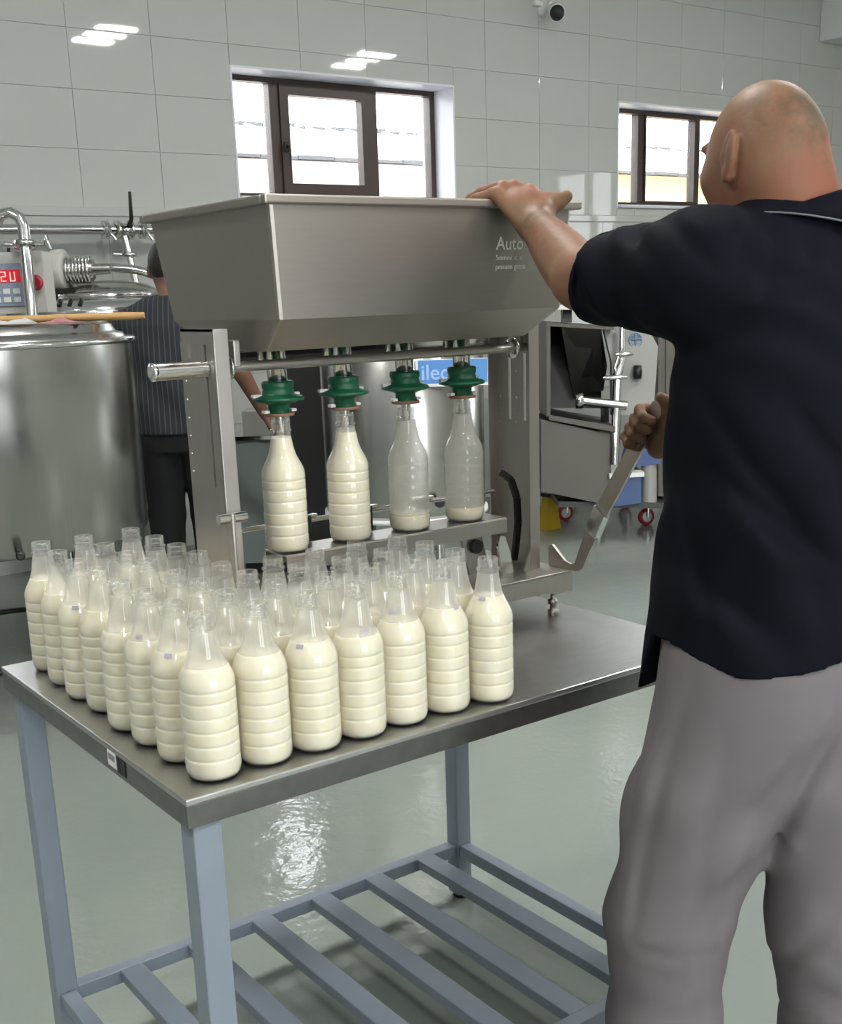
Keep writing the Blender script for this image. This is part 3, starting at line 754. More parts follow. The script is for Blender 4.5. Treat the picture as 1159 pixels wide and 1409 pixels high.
# ------------------------------------------------------------------ people: signed-distance bodies meshed by surface nets
class Field:
    def __init__(s, lo, hi, h):
        s.lo = np.array(lo, float); s.h = h; s.n = np.ceil((np.array(hi) - s.lo) / h).astype(int) + 1
        s.d = np.full(s.n, 0.2, np.float32)

    def sub(s, lo, hi, pad=0.04):
        a = np.clip(np.floor((np.array(lo) - pad - s.lo) / s.h).astype(int), 0, s.n); b = np.clip(np.ceil((np.array(hi) + pad - s.lo) / s.h).astype(int) + 1, 0, s.n)
        sl = tuple(slice(i, j) for i, j in zip(a, b))
        g = [(s.lo[k] + s.h * np.arange(a[k], b[k])).astype(np.float32) for k in range(3)]
        return sl, g[0][:, None, None], g[1][None, :, None], g[2][None, None, :]

    def put(s, sl, e, k=0.0, op='u'):
        d = s.d[sl]
        if d.size == 0: return
        if op == 'u':
            if k > 0:
                h = np.clip(0.5 + 0.5 * (d - e) / k, 0, 1); s.d[sl] = d + (e - d) * h - k * h * (1 - h)
            else: s.d[sl] = np.minimum(d, e)
        elif op == 's':
            if k > 0:
                h = np.clip(0.5 - 0.5 * (d + e) / k, 0, 1); s.d[sl] = d + (-e - d) * h + k * h * (1 - h)
            else: s.d[sl] = np.maximum(d, -e)

    def cone(s, a, b, ra, rb, k=0.02, flat=None, op='u'):
        """tapered limb from a to b; flat = (direction, factor) presses it thinner along the direction"""
        a = np.array(a, float); b = np.array(b, float); R = max(ra, rb) * 1.3
        sl, X, Y, Z = s.sub(np.minimum(a, b) - R, np.maximum(a, b) + R, 0.03 + k)
        ba = b - a; L = float(ba @ ba) + 1e-12
        t = np.clip(((X - a[0]) * ba[0] + (Y - a[1]) * ba[1] + (Z - a[2]) * ba[2]) / L, 0, 1)
        qx, qy, qz = X - a[0] - t * ba[0], Y - a[1] - t * ba[1], Z - a[2] - t * ba[2]
        q2 = qx * qx + qy * qy + qz * qz
        if flat is not None:
            n = np.array(flat[0], float); n /= np.linalg.norm(n); f = qx * n[0] + qy * n[1] + qz * n[2]; q2 = q2 + f * f * (flat[1] ** 2 - 1)
        s.put(sl, np.sqrt(q2) - (ra + (rb - ra) * t), k, op)

    def chain(s, pts, rad, k=0.012, flat=None):
        for i in range(len(pts) - 1): s.cone(pts[i], pts[i + 1], rad[i], rad[i + 1], k, flat)

    def limb(s, a, b, ts, rs, k=0.02, flat=None):
        """limb whose radius swells smoothly through the given stations"""
        a = np.array(a, float); b = np.array(b, float); R = max(rs) * 1.3
        sl, X, Y, Z = s.sub(np.minimum(a, b) - R, np.maximum(a, b) + R, 0.03 + k)
        ba = b - a; L = float(ba @ ba) + 1e-12
        t = np.clip(((X - a[0]) * ba[0] + (Y - a[1]) * ba[1] + (Z - a[2]) * ba[2]) / L, 0, 1)
        cf = np.polyfit(ts, rs, len(ts) - 1); rad = np.polyval(cf, t)
        s.put(sl, np.sqrt((X - a[0] - t * ba[0]) ** 2 + (Y - a[1] - t * ba[1]) ** 2 + (Z - a[2] - t * ba[2]) ** 2) - rad, k)

    def ell(s, c, r, k=0.02, axes=None, op='u'):
        c = np.array(c, float); r = np.array(r, float); R = r.max() * 1.1
        sl, X, Y, Z = s.sub(c - R, c + R, 0.03 + k)
        x, y, z = X - c[0], Y - c[1], Z - c[2]
        if axes is not None:
            A = [np.array(v, float) / np.linalg.norm(v) for v in axes]; x, y, z = [x * v[0] + y * v[1] + z * v[2] for v in A]
        k0 = np.sqrt((x / r[0]) ** 2 + (y / r[1]) ** 2 + (z / r[2]) ** 2); k1 = np.sqrt((x / r[0] ** 2) ** 2 + (y / r[1] ** 2) ** 2 + (z / r[2] ** 2) ** 2) + 1e-9
        s.put(sl, k0 * (k0 - 1) / k1, k, op)

    def loft(s, sec, k=0.02, p=2.3, rot=0.0):
        """stack of oval sections (z, cx, cy, half width, half depth)"""
        sec = sorted(sec); S = np.array(sec, float)
        lo = (S[:, 1].min() - S[:, 3].max(), S[:, 2].min() - S[:, 3].max(), S[0, 0]); hi = (S[:, 1].max() + S[:, 3].max(), S[:, 2].max() + S[:, 3].max(), S[-1, 0])
        sl, X, Y, Z = s.sub(lo, hi)
        I = lambda j: np.interp(Z, S[:, 0], S[:, j]).astype(np.float32)
        x, y = X - I(1), Y - I(2)
        if rot: c, q = math.cos(rot), math.sin(rot); x, y = x * c + y * q, -x * q + y * c
        a, b = I(3), I(4); r = (np.abs(x / a) ** p + np.abs(y / b) ** p) ** (1 / p)
        e = (r - 1) * np.minimum(a, b); e = np.maximum(e, np.maximum(S[0, 0] - Z, Z - S[-1, 0]))
        s.put(sl, e, k)

    def whole(s):
        return s.sub(s.lo, s.lo + s.h * s.n, 0)[1:]

    def cut(s, fn):
        """keep only where fn(x, y, z) < 0"""
        X, Y, Z = s.whole(); s.d = np.maximum(s.d, fn(X, Y, Z).astype(np.float32))

    def warp(s, fn):
        X, Y, Z = s.whole(); near = np.abs(s.d) < .06
        s.d = np.where(near, s.d + fn(X, Y, Z).astype(np.float32), s.d)

    def mesh(s, name, mat, org=(0, 0, 0)):
        d = s.d; n0 = d < 0
        c = [n0[i:n0.shape[0] - 1 + i, j:n0.shape[1] - 1 + j, k:n0.shape[2] - 1 + k] for i in (0, 1) for j in (0, 1) for k in (0, 1)]
        al = c[0].copy(); an = c[0].copy()
        for q in c[1:]: al &= q; an |= q
        act = an & ~al; I = np.argwhere(act); idx = np.full(act.shape, -1, np.int64); idx[tuple(I.T)] = np.arange(len(I))
        cor = np.array([(i, j, k) for i in (0, 1) for j in (0, 1) for k in (0, 1)])
        val = np.stack([d[I[:, 0] + o[0], I[:, 1] + o[1], I[:, 2] + o[2]] for o in cor], 1)
        P = np.zeros((len(I), 3)); W = np.zeros(len(I))
        for a in range(8):
            for b in range(a + 1, 8):
                if np.abs(cor[a] - cor[b]).sum() != 1: continue
                va, vb = val[:, a], val[:, b]; m = (va < 0) != (vb < 0)
                t = np.where(m, va / np.where(m, va - vb, 1), 0)
                P += np.where(m[:, None], cor[a] + t[:, None] * (cor[b] - cor[a]), 0); W += m
        P = s.lo + s.h * (I + P / W[:, None])
        Q = []
        for ax in range(3):
            o1, o2 = [(1, 2), (2, 0), (0, 1)][ax]
            sa = [slice(None)] * 3; sb = [slice(None)] * 3; sa[ax] = slice(0, -1); sb[ax] = slice(1, None)
            ch = n0[tuple(sa)] != n0[tuple(sb)]; E = np.argwhere(ch)
            ok = (E[:, o1] > 0) & (E[:, o2] > 0) & (E[:, o1] < n0.shape[o1] - 1) & (E[:, o2] < n0.shape[o2] - 1); E = E[ok]
            u1 = np.eye(3, dtype=int)[o1]; u2 = np.eye(3, dtype=int)[o2]
            q = np.stack([idx[tuple((E - u1 * i - u2 * j).T)] for i, j in ((1, 1), (0, 1), (0, 0), (1, 0))], 1)
            fl_ = n0[tuple(E.T)]; q[~fl_] = q[~fl_][:, ::-1]; Q.append(q)
        Q = np.concatenate(Q); Q = Q[(Q >= 0).all(1)]
        me = bpy.data.meshes.new(name); me.vertices.add(len(P)); me.vertices.foreach_set('co', (P - np.array(org)).astype(np.float32).ravel())
        me.loops.add(Q.size); me.loops.foreach_set('vertex_index', Q.ravel().astype(np.int32))
        me.polygons.add(len(Q)); me.polygons.foreach_set('loop_start', np.arange(0, Q.size, 4, dtype=np.int32))
        me.polygons.foreach_set('use_smooth', np.ones(len(Q), bool)); me.update(calc_edges=True); me.validate(); me.materials.append(mat)
        return me

    def build(s, name, mat, parent, org=(0, 0, 0)):
        return link(bpy.data.objects.new(name, s.mesh(name, mat, org)), parent)


def V(*a): return np.array(a, float)


# ---- the bald operator: stands before the table facing +y, left hand on the hopper rim, right hand on the lever
LS_, LE_, LW_ = V(.700, -.215, 1.452), V(.702, -.005, 1.440), V(.800, .205, 1.532)
RS_, RE_, RW_ = V(1.040, -.250, 1.445), V(1.135, -.085, 1.225), V(1.045, .075, 1.165)
body = Field((.50, -.60, 0.0), (1.32, .40, 1.74), .0045)
HC = V(.843, -.222, 1.606); HS, HA = .90, math.radians(-15)
_h = V(math.cos(HA), math.sin(HA), 0); _g = V(-math.sin(HA), math.cos(HA), 0); HAX = (_h, _g, V(0, 0, 1))
def H(x, y, z): return HC + (_h * x + _g * y + V(0, 0, z)) * HS
def hell(c, r, k, op='u'): body.ell(H(*c), tuple(q * HS for q in r), k, HAX, op)
# cranium, face, jaw, neck
hell((0, -.000, .006), (.0775, .0910, .0900), .02)
hell((0, .020, -.030), (.070, .075, .080), .03)
hell((0, -.046, -.025), (.068, .048, .070), .03)
hell((0, .032, -.085), (.060, .062, .058), .03)
hell((0, .070, -.108), (.030, .026, .026), .03)
for s_ in (-1, 1):
    hell((s_ * .045, .055, -.040), (.026, .030, .026), .02)           # cheek
    hell((s_ * .031, .084, .008), (.030, .013, .009), .012)           # brow
    hell((s_ * .032, .091, -.014), (.017, .012, .010), .008, 's')     # socket
    hell((s_ * .032, .081, -.014), (.0125, .0125, .0115), .003)       # eye
    hell((s_ * .011, .092, -.050), (.008, .010, .007), .008)          # nostril
    hell((s_ * .020, .082, -.081), (.014, .008, .006), .01)           # lips
body.cone(H(0, .086, .002), H(0, .096, -.044), .008, .0110, .012)     # nose
hell((0, .088, -.076), (.020, .010, .005), .008)
hell((0, .087, -.088), (.018, .010, .006), .008)
body.cone(V(.866, -.268, 1.40), H(.004, -.022, -.06), .080, .059, .03)
body.ell(V(.858, -.276, 1.528), (.058, .042, .055), .03)
for s_ in (-1, 1):                                                    # ears, standing a little off the head
    nx = _h * (s_ * .96) + _g * .16 + V(0, 0, .05); nx /= np.linalg.norm(nx); ny = _g - nx * (_g @ nx); ny = ny + V(0, 0, .16); ny -= nx * (ny @ nx); ny /= np.linalg.norm(ny); nz = np.cross(nx, ny)
    e0 = H(s_ * .0850, -.024, -.012)
    body.ell(e0, (.0070, .0165, .0320), .005, (nx, ny, nz))
    body.ell(e0 + nx * .0075 + ny * .0025 + V(0, 0, .002), (.0070, .0112, .0240), .0015, (nx, ny, nz), 's')
    body.ell(e0 + nx * .0025 - ny * .002, (.004, .006, .015), .003, (nx, ny, nz))
    body.ell(e0 + nx * .003 + ny * .012 + V(0, 0, -.004), (.0045, .0045, .008), .004, (nx, ny, nz))
    body.ell(e0 + ny * .004 + V(0, 0, -.029), (.0055, .0085, .0095), .006, (nx, ny, nz))
# trunk inside the clothes, legs inside the trousers
body.loft([(.80, .868, -.262, .145, .105), (.95, .867, -.255, .165, .125), (1.15, .868, -.257, .165, .12), (1.35, .870, -.262, .168, .105), (1.44, .870, -.265, .13, .08), (1.475, .868, -.265, .08, .06)], .03)
body.cone(V(.80, -.258, 1.455), LS_, .05, .062, .03); body.cone(V(.94, -.262, 1.455), RS_, .05, .062, .03)
LH_, LK_, LA_ = V(.785, -.255, .82), V(.708, -.205, .46), V(.668, -.205, .09)
RH_, RK_, RA_ = V(.945, -.285, .82), V(.888, -.368, .46), V(.888, -.415, .09)
for h_, k_, a_ in ((LH_, LK_, LA_), (RH_, RK_, RA_)):
    body.cone(h_, k_, .085, .056, .03); body.cone(k_, a_, .054, .036, .02)
    body.cone(a_ - V(0, .01, .045), a_ + V(0, .12, -.06), .032, .024, .02)
# left arm
body.cone(LS_, LE_, .048, .043, .03); body.limb(LE_, LW_, [0, .3, .7, 1], [.043, .0435, .0355, .0285], .012)
# left hand: palm over the front rim, fingers over the edge, thumb out to the right
KN = V(.793, .262, 1.594); lat = V(.90, -.34, -.06); lat /= np.linalg.norm(lat)
upn = np.cross(lat, KN - LW_); upn /= np.linalg.norm(upn)
kn = [KN + lat * o + V(0, y, z) for o, y, z in ((-.036, -.014, -.012), (-.013, .0, .0), (.011, .004, .003), (.034, -.002, -.002))]
for q in kn: body.cone(LW_ + (q - KN) * .45, q, .019, .0125, .014, (upn, 1.35))
body.cone(LW_, (LW_ + KN) / 2, .027, .027, .02, (upn, 1.5))
fdir = [V(-.52, .80, -.12), V(-.34, .93, -.05), V(-.22, .96, -.03), V(-.10, .98, -.03)]
flen = [(.034, .022, .019), (.040, .026, .021), (.043, .028, .022), (.039, .025, .021)]
for q, d_, (l1, l2, l3) in zip(kn, fdir, flen):
    d_ = d_ / np.linalg.norm(d_); p1 = q + d_ * l1 + V(0, 0, -.003); d2 = d_ + V(0, 0, -.35); d2 /= np.linalg.norm(d2); p2 = p1 + d2 * l2
    d3 = d_ + V(0, 0, -.75); d3 /= np.linalg.norm(d3); p3 = p2 + d3 * l3
    body.chain([q, p1, p2, p3], [.0118, .0100, .0090, .0078], .005)
th0 = LW_ + V(.026, .014, .022); th1 = th0 + V(.022, .010, .012); th2 = th1 + V(.016, -.006, .004); th3 = th2 + V(.014, -.008, .009)
body.chain([LW_ + V(.006, .004, .008), th0, th1, th2, th3], [.022, .0195, .0155, .0125, .0108], .010)
body.cone(th1, kn[3] * .75 + LW_ * .25, .0145, .014, .016)
# right arm and the fist round the lever
body.cone(RS_, RE_, .054, .044, .03); body.limb(RE_, RW_, [0, .3, .7, 1], [.043, .0435, .0355, .0285], .012)
lvd = V(0, -.56, .83); base_ = V(1.003, .142, 1.178)                            # along the lever
PM = V(1.030, .118, 1.170)
body.cone(RW_, PM, .028, .027, .02, (V(.9, .3, .3), 1.4)); body.cone(PM - lvd * .028, PM + lvd * .032, .023, .021, .015)
for i in range(4):
    c = base_ + lvd * (-.030 + .0205 * i); r_ = (.0092, .0100, .0103, .0098)[i]
    body.chain([c + V(.026, .002, -.004), c + V(.012, .026, .012), c + V(-.010, .024, .012), c + V(-.021, .006, .0), c + V(-.014, -.012, -.006)], [r_ * 1.1, r_, r_ * .97, r_ * .92, r_ * .85], .004)
body.chain([PM - lvd * .02 + V(-.004, -.010, 0), base_ + lvd * .035 + V(.012, -.022, .0), base_ + lvd * .058 + V(-.004, -.020, .004), base_ + lvd * .066 + V(-.018, -.012, .008)], [.016, .0125, .0112, .009], .008)
p1 = thing('person', 'bald man in navy polo shirt and grey trousers, hand on the hopper', 'person', (.85, -.28, 0))
ORG = (.85, -.28, 0)
M_skin_o = body.build('body', M['skin'], p1, ORG)
del body

def fold(X, Y, Z, pa, pb, nrm, depth, width, side=0.0):
    """a crease running over the cloth from pa to pb; nrm is the cloth's outward direction there"""
    pa, pb = np.array(pa), np.array(pb); t = pb - pa; L2 = t @ t; n = np.cross(t, nrm); n /= np.linalg.norm(n)
    q = ((X - pa[0]) * t[0] + (Y - pa[1]) * t[1] + (Z - pa[2]) * t[2]) / L2
    d = (X - pa[0]) * n[0] + (Y - pa[1]) * n[1] + (Z - pa[2]) * n[2] + .10 * (q - .5) ** 2 * math.sqrt(L2)
    near = np.exp(-(((X - pa[0] - q * t[0]) ** 2 + (Y - pa[1] - q * t[1]) ** 2 + (Z - pa[2] - q * t[2]) ** 2) / .10 ** 2))
    gate = np.clip((q + .12) / .3, 0, 1) * np.clip((1.12 - q) / .3, 0, 1) * near
    return gate * (depth * np.exp(-(d / width) ** 2) - depth * .55 * np.exp(-((d - side * width * 2.2) / (width * 1.6)) ** 2) * (side != 0))
NB = V(-.80, -.60, 0)
def P3(u, v, d): return np.array(at(u, v, d))
shirt = Field((.50, -.56, .80), (1.26, .12, 1.60), .004)
shirt.loft([(.82, .864, -.240, .194, .172), (.92, .864, -.246, .193, .162), (1.02, .866, -.250, .189, .152), (1.15, .868, -.256, .187, .147), (1.30, .870, -.262, .190, .138), (1.40, .871, -.266, .186, .118), (1.455, .870, -.268, .150, .092), (1.50, .868, -.266, .105, .078), (1.525, .866, -.264, .080, .070)], .02)
shirt.cone(V(.815, -.262, 1.462), V(.715, -.225, 1.440), .070, .082, .035); shirt.cone(V(.925, -.266, 1.462), RS_ + V(-.005, 0, -.012), .068, .080, .035)
SA_, SB_ = V(.715, -.225, 1.438), V(.704, -.045, 1.442)                       # left sleeve, from shoulder to hem
shirt.cone(SA_, SB_ + (SB_ - SA_) * .25, .083, .060, .03)
shirt.cone(RS_, RE_, .080, .064, .03)
# folds pulled by the raised arm, slack round the waist
def shirt_folds(X, Y, Z):
    g = lambda v, c, w: np.exp(-((v - c) / w) ** 2)
    f = 0
    # soft creases across the upper sleeve, running up from the armpit
    arm = np.clip((.82 - X) / .06, 0, 1) * g(Z, 1.43, .10) * g(Y, -.10, .09)
    q = Y * .80 - (Z - 1.44) * .55 + (X - .70) * .25
    f = f + .0042 * np.sin(q * 105 + 1.3 * np.sin(Z * 40)) * arm
    # diagonal drag lines from the left armpit over the back
    u = (X - .72) * .55 + (Z - 1.36) * .84
    f = f + .0035 * np.sin(u * 95 + Y * 14) * g(Z, 1.40, .09) * g(X, .78, .13)
    v = (X - .87) * .62 + (Z - 1.12) * .78
    f = f + .0042 * np.sin(v * 52 + 1.6 * np.sin(X * 17)) * g(Z, 1.08, .17)
    w = (X - .72) * .9 - (Y + .2) * .35 + (Z - 1.0) * .30
    f = f + .0036 * np.sin(w * 66 + 1.1 * np.sin(Z * 19)) * g(Z, 1.02, .18) * np.clip((.86 - X) / .08, 0, 1)
    # gathers below the collar
    f = f + .0022 * np.sin((X - Z * .55) * 150 + Y * 40) * g(Z, 1.475, .04) * np.clip((.93 - X) / .05, 0, 1)
    return f
sleeve_n = V(-.72, -.62, .3)
sfolds = [(P3(868, 318, 1.66), P3(930, 445, 1.60), sleeve_n, .005, .012, 1), (P3(835, 330, 1.70), P3(880, 440, 1.66), sleeve_n, .0035, .010, 1), (P3(905, 300, 1.60), P3(985, 400, 1.56), sleeve_n, .006, .013, -1),
          (P3(960, 560, 1.50), P3(1125, 765, 1.56), NB, .007, .015, 1), (P3(915, 610, 1.55), P3(965, 880, 1.58), NB, .008, .013, 1), (P3(1010, 690, 1.52), P3(1158, 795, 1.58), NB, .008, .014, 1), (P3(1090, 560, 1.56), P3(1158, 640, 1.60), NB, .006, .014, 1), (P3(940, 820, 1.54), P3(1060, 890, 1.58), NB, .005, .013, 1)]
shirt.warp(lambda X, Y, Z: sum(fold(X, Y, Z, *c) for c in sfolds))
shirt.warp(shirt_folds)
# the sleeves are open tubes, the hem is cut; it hangs lower in front and kicks out at the side vent
dL = (SB_ - SA_) / np.linalg.norm(SB_ - SA_) + V(.05, 0, .25); dL /= np.linalg.norm(dL); eL = SB_
dR = (RE_ - RS_) / np.linalg.norm(RE_ - RS_); eR = RE_ - dR * .02
shirt.cut(lambda X, Y, Z: np.where((X < .81) & (Z > 1.28) & (Y > -.13), (X - eL[0]) * dL[0] + (Y - eL[1]) * dL[1] + (Z - eL[2]) * dL[2], -1.0))
shirt.cut(lambda X, Y, Z: np.where((X > 1.06) & (Z < 1.36), (X - eR[0]) * dR[0] + (Y - eR[1]) * dR[1] + (Z - eR[2]) * dR[2], -1.0))
shirt.cut(lambda X, Y, Z: (.905 + .010 * np.sin((X - .8) * 14) + .035 * np.exp(-((X - .70) / .05) ** 2) * np.clip((Y + .33) / .1, 0, 1) * np.clip((-.14 - Y) / .04, 0, 1) - np.clip((Y + .17) / .05, 0, 1) * .075) - Z)
shirt.loft([(.83, .866, -.252, .176, .144), (.95, .864, -.250, .176, .141)], 0) if False else None
hx_ = np.cross(dL, V(0, 0, 1)); hx_ /= np.linalg.norm(hx_); hy_ = np.cross(hx_, dL)
MB().tube([SB_ - V(*ORG) - dL * .002 + (hx_ * math.cos(a) + hy_ * math.sin(a)) * .0632 for a in [2 * PI * i / 40 for i in range(40)]], .0035, 8, closed=True).build('sleeve_hem', M['navy'], p1)
sh_o = shirt.build('polo_shirt', M['navy'], p1, ORG)
del shirt

tr_ = Field((.55, -.60, .03), (1.14, .02, 1.0), .0052)
tr_.loft([(.62, .850, -.280, .10, .07), (.70, .862, -.272, .155, .115), (.80, .867, -.266, .176, .142), (.88, .867, -.262, .180, .145), (.96, .866, -.256, .176, .140)], .05)
tr_.chain([LH_ + V(.006, -.005, .07), LH_ * .5 + LK_ * .5 + V(.004, .008, 0), LK_ + V(0, .006, 0), LK_ * .5 + LA_ * .5 + V(0, -.008, 0), LA_ + V(0, 0, -.03)], [.108, .110, .094, .085, .078], .035)
tr_.chain([RH_ + V(-.008, -.012, .0), RH_ * .5 + RK_ * .5 + V(.004, -.006, 0), RK_, RK_ * .5 + RA_ * .5 + V(0, -.008, 0), RA_ + V(0, 0, -.03)], [.112, .106, .091, .086, .079], .03)
def trouser_folds(X, Y, Z):
    g = lambda v, c, w: np.exp(-((v - c) / w) ** 2)
    f = 0
    # long crease from the hip down the outside of the left leg
    u = (X - .700) - (Z - .75) * .10 + (Y + .24) * .45
    f = f + .0055 * g(u, 0, .014) * g(Z, .66, .17) - .0015 * g(u, -.03, .02) * g(Z, .66, .2)
    # drag lines from the seat to the left knee and behind the right thigh
    v = (X - .86) * .72 - (Z - .72) * .66 + (Y + .35) * .2
    f = f + .0045 * np.sin(v * 62) * g(Z, .66, .12)
    f = f + .0016 * np.sin((Z * 78) + (X - .9) * 30 + 2 * np.sin(X * 23)) * g(Z, .40, .09)
    f = f + .0025 * np.sin((Z * 60) - (X - .9) * 34 + 1.5 * np.sin(Y * 27)) * g(Z, .20, .12)
    w = (X - .93) * .8 + (Z - .60) * .5
    f = f + .006 * g(w, 0, .012) * g(Z, .62, .12) * np.clip((X - .88) / .03, 0, 1)
    return f
creases = [(P3(932, 985, 1.60), P3(858, 1290, 1.74), NB, .011, .012, 1), (P3(1158, 985, 1.66), P3(1052, 1190, 1.74), NB, .012, .014, -1),
           (P3(1000, 1010, 1.58), P3(945, 1300, 1.72), NB, .004, .016, 1), (P3(1085, 1130, 1.66), P3(960, 1330, 1.76), NB, .004, .014, 0),
           (P3(870, 1300, 1.80), P3(965, 1345, 1.72), NB, .003, .014, 1), (P3(1060, 1330, 1.84), P3(1150, 1230, 1.80), NB, .007, .014, 1), (P3(1075, 1390, 1.86), P3(1158, 1330, 1.82), NB, .006, .013, 1)]
tr_.warp(lambda X, Y, Z: sum(fold(X, Y, Z, *c) for c in creases))
tr_.warp(trouser_folds)
tr_.build('trousers', M['trouser'], p1, ORG)
del tr_


def shoe(a, parent, org, yaw=0.0):
    c, s_ = math.cos(yaw), math.sin(yaw); D = lambda x, y, z: V(a[0] + x * c - y * s_, a[1] + x * s_ + y * c, z)
    f = Field((a[0] - .2, a[1] - .25, -.01), (a[0] + .2, a[1] + .27, .16), .007)
    f.chain([D(0, -.055, .045), D(0, .06, .045), D(.004, .155, .036)], [.040, .043, .034], .02); f.cone(D(0, -.02, .06), D(0, -.01, .115), .042, .040, .02)
    f.cut(lambda X, Y, Z: .004 - Z)
    return f.build('shoe', M['shoe'], parent, org)


shoe(LA_, p1, ORG, .12); shoe(RA_, p1, ORG, -.1)
# fold-over collar with a light piping along its edge
cb = MB(); vs = []; fs = []; n = 64; pts_low = []
for i in range(n):
    a = 2 * PI * i / n; ca, sa = math.cos(a), math.sin(a)
    top_ = 1.530 + .016 * max(0, -sa) - .014 * max(0, -ca) - .022 * max(0, sa) ** 1.5; low_ = 1.496 + .020 * abs(ca) ** 1.6 - .022 * max(0, sa)
    out = .014 + .012 * abs(ca)
    prof = [(.000, top_ - .045), (.002, top_ - .008), (.004, top_ - .001), (.008, top_), (.012, top_ - .004), (.018, (top_ + low_) / 2), (.016 + out, low_), (.0135 + out, low_ - .0015), (.010, (top_ + low_) / 2 - .004)]
    for (o, z) in prof: vs.append((.868 + (.068 + o) * ca, -.268 + (.066 + o) * sa, z))
    pts_low.append((.868 + (.0835 + out) * ca, -.268 + (.0815 + out) * sa, low_ + .001))
m = len(prof)
for i in range(n):
    for k in range(m): fs.append((i * m + k, ((i + 1) % n) * m + k, ((i + 1) % n) * m + (k + 1) % m, i * m + (k + 1) % m))
cb.add([(x - ORG[0], y - ORG[1], z) for x, y, z in vs], fs, True)
co = cb.build('collar', M['navy'], p1)
MB().tube([(x - ORG[0], y - ORG[1], z) for x, y, z in pts_low], .0013, 8, closed=True).build('piping', M['piping'], co, 'light grey piping on the collar edge')

# ---- the second worker, further back, seen from behind
p2c = at(238, 470, 5.35); X2, Y2 = p2c.x, p2c.y; ORG2 = (X2, Y2, 0)
def W2(r, f, z): return V(X2 + RH.x * r + FH.x * f, Y2 + RH.y * r + FH.y * f, z)
p2 = thing('person', 'dark-haired worker in striped shirt and black trousers behind the filling machine', 'person', ORG2)
B2 = Field((X2 - .55, Y2 - .6, 0), (X2 + .65, Y2 + .65, 1.78), .008)
h2 = W2(-.008, .06, 1.590)
B2.ell(h2, (.078, .095, .10), .02, ((RH.x, RH.y, 0), (FH.x, FH.y, 0), (0, 0, 1))); B2.ell(h2 + V(FH.x * .03, FH.y * .03, -.07), (.062, .075, .07), .03)
B2.ell(h2 + V(FH.x * .1, FH.y * .1, -.03), (.014, .02, .02), .012)
for s_ in (-1, 1): B2.ell(h2 + V(RH.x * s_ * .083, RH.y * s_ * .083, -.02), (.012, .02, .034), .008, ((RH.x, RH.y, 0), (FH.x, FH.y, 0), (0, 0, 1)))
B2.cone(W2(.02, .0, 1.40), h2 - V(0, 0, .06), .062, .055, .03)
B2.loft([(.80, X2, Y2, .14, .10), (1.0, X2, Y2, .14, .10), (1.3, X2, Y2, .16, .10), (1.42, X2, Y2, .12, .08)], .03, rot=math.atan2(RH.y, RH.x))
S2 = {s_: W2(s_ * .18 + .0, .0, 1.335) for s_ in (-1, 1)}
E2 = {1: W2(.285, .06, 1.12), -1: W2(-.235, .03, 1.10)}; Wr2 = {1: W2(.37, .20, .90), -1: W2(-.225, .10, .90)}
for s_ in (-1, 1):
    B2.cone(S2[s_], E2[s_], .05, .042, .03); B2.cone(E2[s_], Wr2[s_], .042, .028, .02)
    d_ = Wr2[s_] - E2[s_]; d_ /= np.linalg.norm(d_); sd = np.cross(d_, V(FH.x, FH.y, 0)); sd /= np.linalg.norm(sd)
    B2.cone(Wr2[s_], Wr2[s_] + d_ * .075, .029, .032, .015, (V(RH.x, RH.y, 0), 1.7))
    for j in range(4):
        o = V(FH.x, FH.y, 0) * (j - 1.5) * .019; q = Wr2[s_] + d_ * .080 + o
        B2.chain([q, q + d_ * .035, q + d_ * .062 - V(RH.x, RH.y, 0) * .012], [.0095, .009, .008], .004)
    B2.chain([Wr2[s_] + d_ * .02 - V(FH.x, FH.y, 0) * .02, Wr2[s_] + d_ * .055 - V(FH.x, FH.y, 0) * .047, Wr2[s_] + d_ * .085 - V(FH.x, FH.y, 0) * .052], [.014, .011, .009], .006)
F2 = {s_: (W2(s_ * .09, 0, .82), W2(s_ * .10, .02, .46), W2(s_ * .11, -.01, .09)) for s_ in (-1, 1)}
for s_ in (-1, 1):
    B2.cone(F2[s_][0], F2[s_][1], .08, .055, .03); B2.cone(F2[s_][1], F2[s_][2], .052, .036, .02); B2.cone(F2[s_][2] - V(0, 0, .04), F2[s_][2] + V(FH.x * .12, FH.y * .12, -.055), .034, .028, .02)
B2.build('body', M['skin_b'], p2, ORG2); del B2
Hf = Field(h2 - .16, h2 + .16, .007); Hf.ell(h2 + V(-FH.x * .006, -FH.y * .006, .012), (.084, .099, .102), .02, ((RH.x, RH.y, 0), (FH.x, FH.y, 0), (0, 0, 1)))
Hf.cut(lambda X, Y, Z: (h2[2] - .055 + .9 * np.clip((X - h2[0]) * FH.x + (Y - h2[1]) * FH.y + .01, 0, 1)) - Z); Hf.build('hair', M['hair'], p2, ORG2); del Hf
T2 = Field((X2 - .5, Y2 - .5, .78), (X2 + .55, Y2 + .5, 1.52), .009); rt = math.atan2(RH.y, RH.x)
T2.loft([(.83, X2, Y2, .205, .14), (1.0, X2, Y2, .195, .135), (1.2, X2, Y2, .195, .13), (1.33, X2, Y2, .19, .115), (1.41, X2, Y2, .115, .09), (1.46, X2 + RH.x * .02, Y2 + RH.y * .02, .075, .07)], .03, rot=rt)
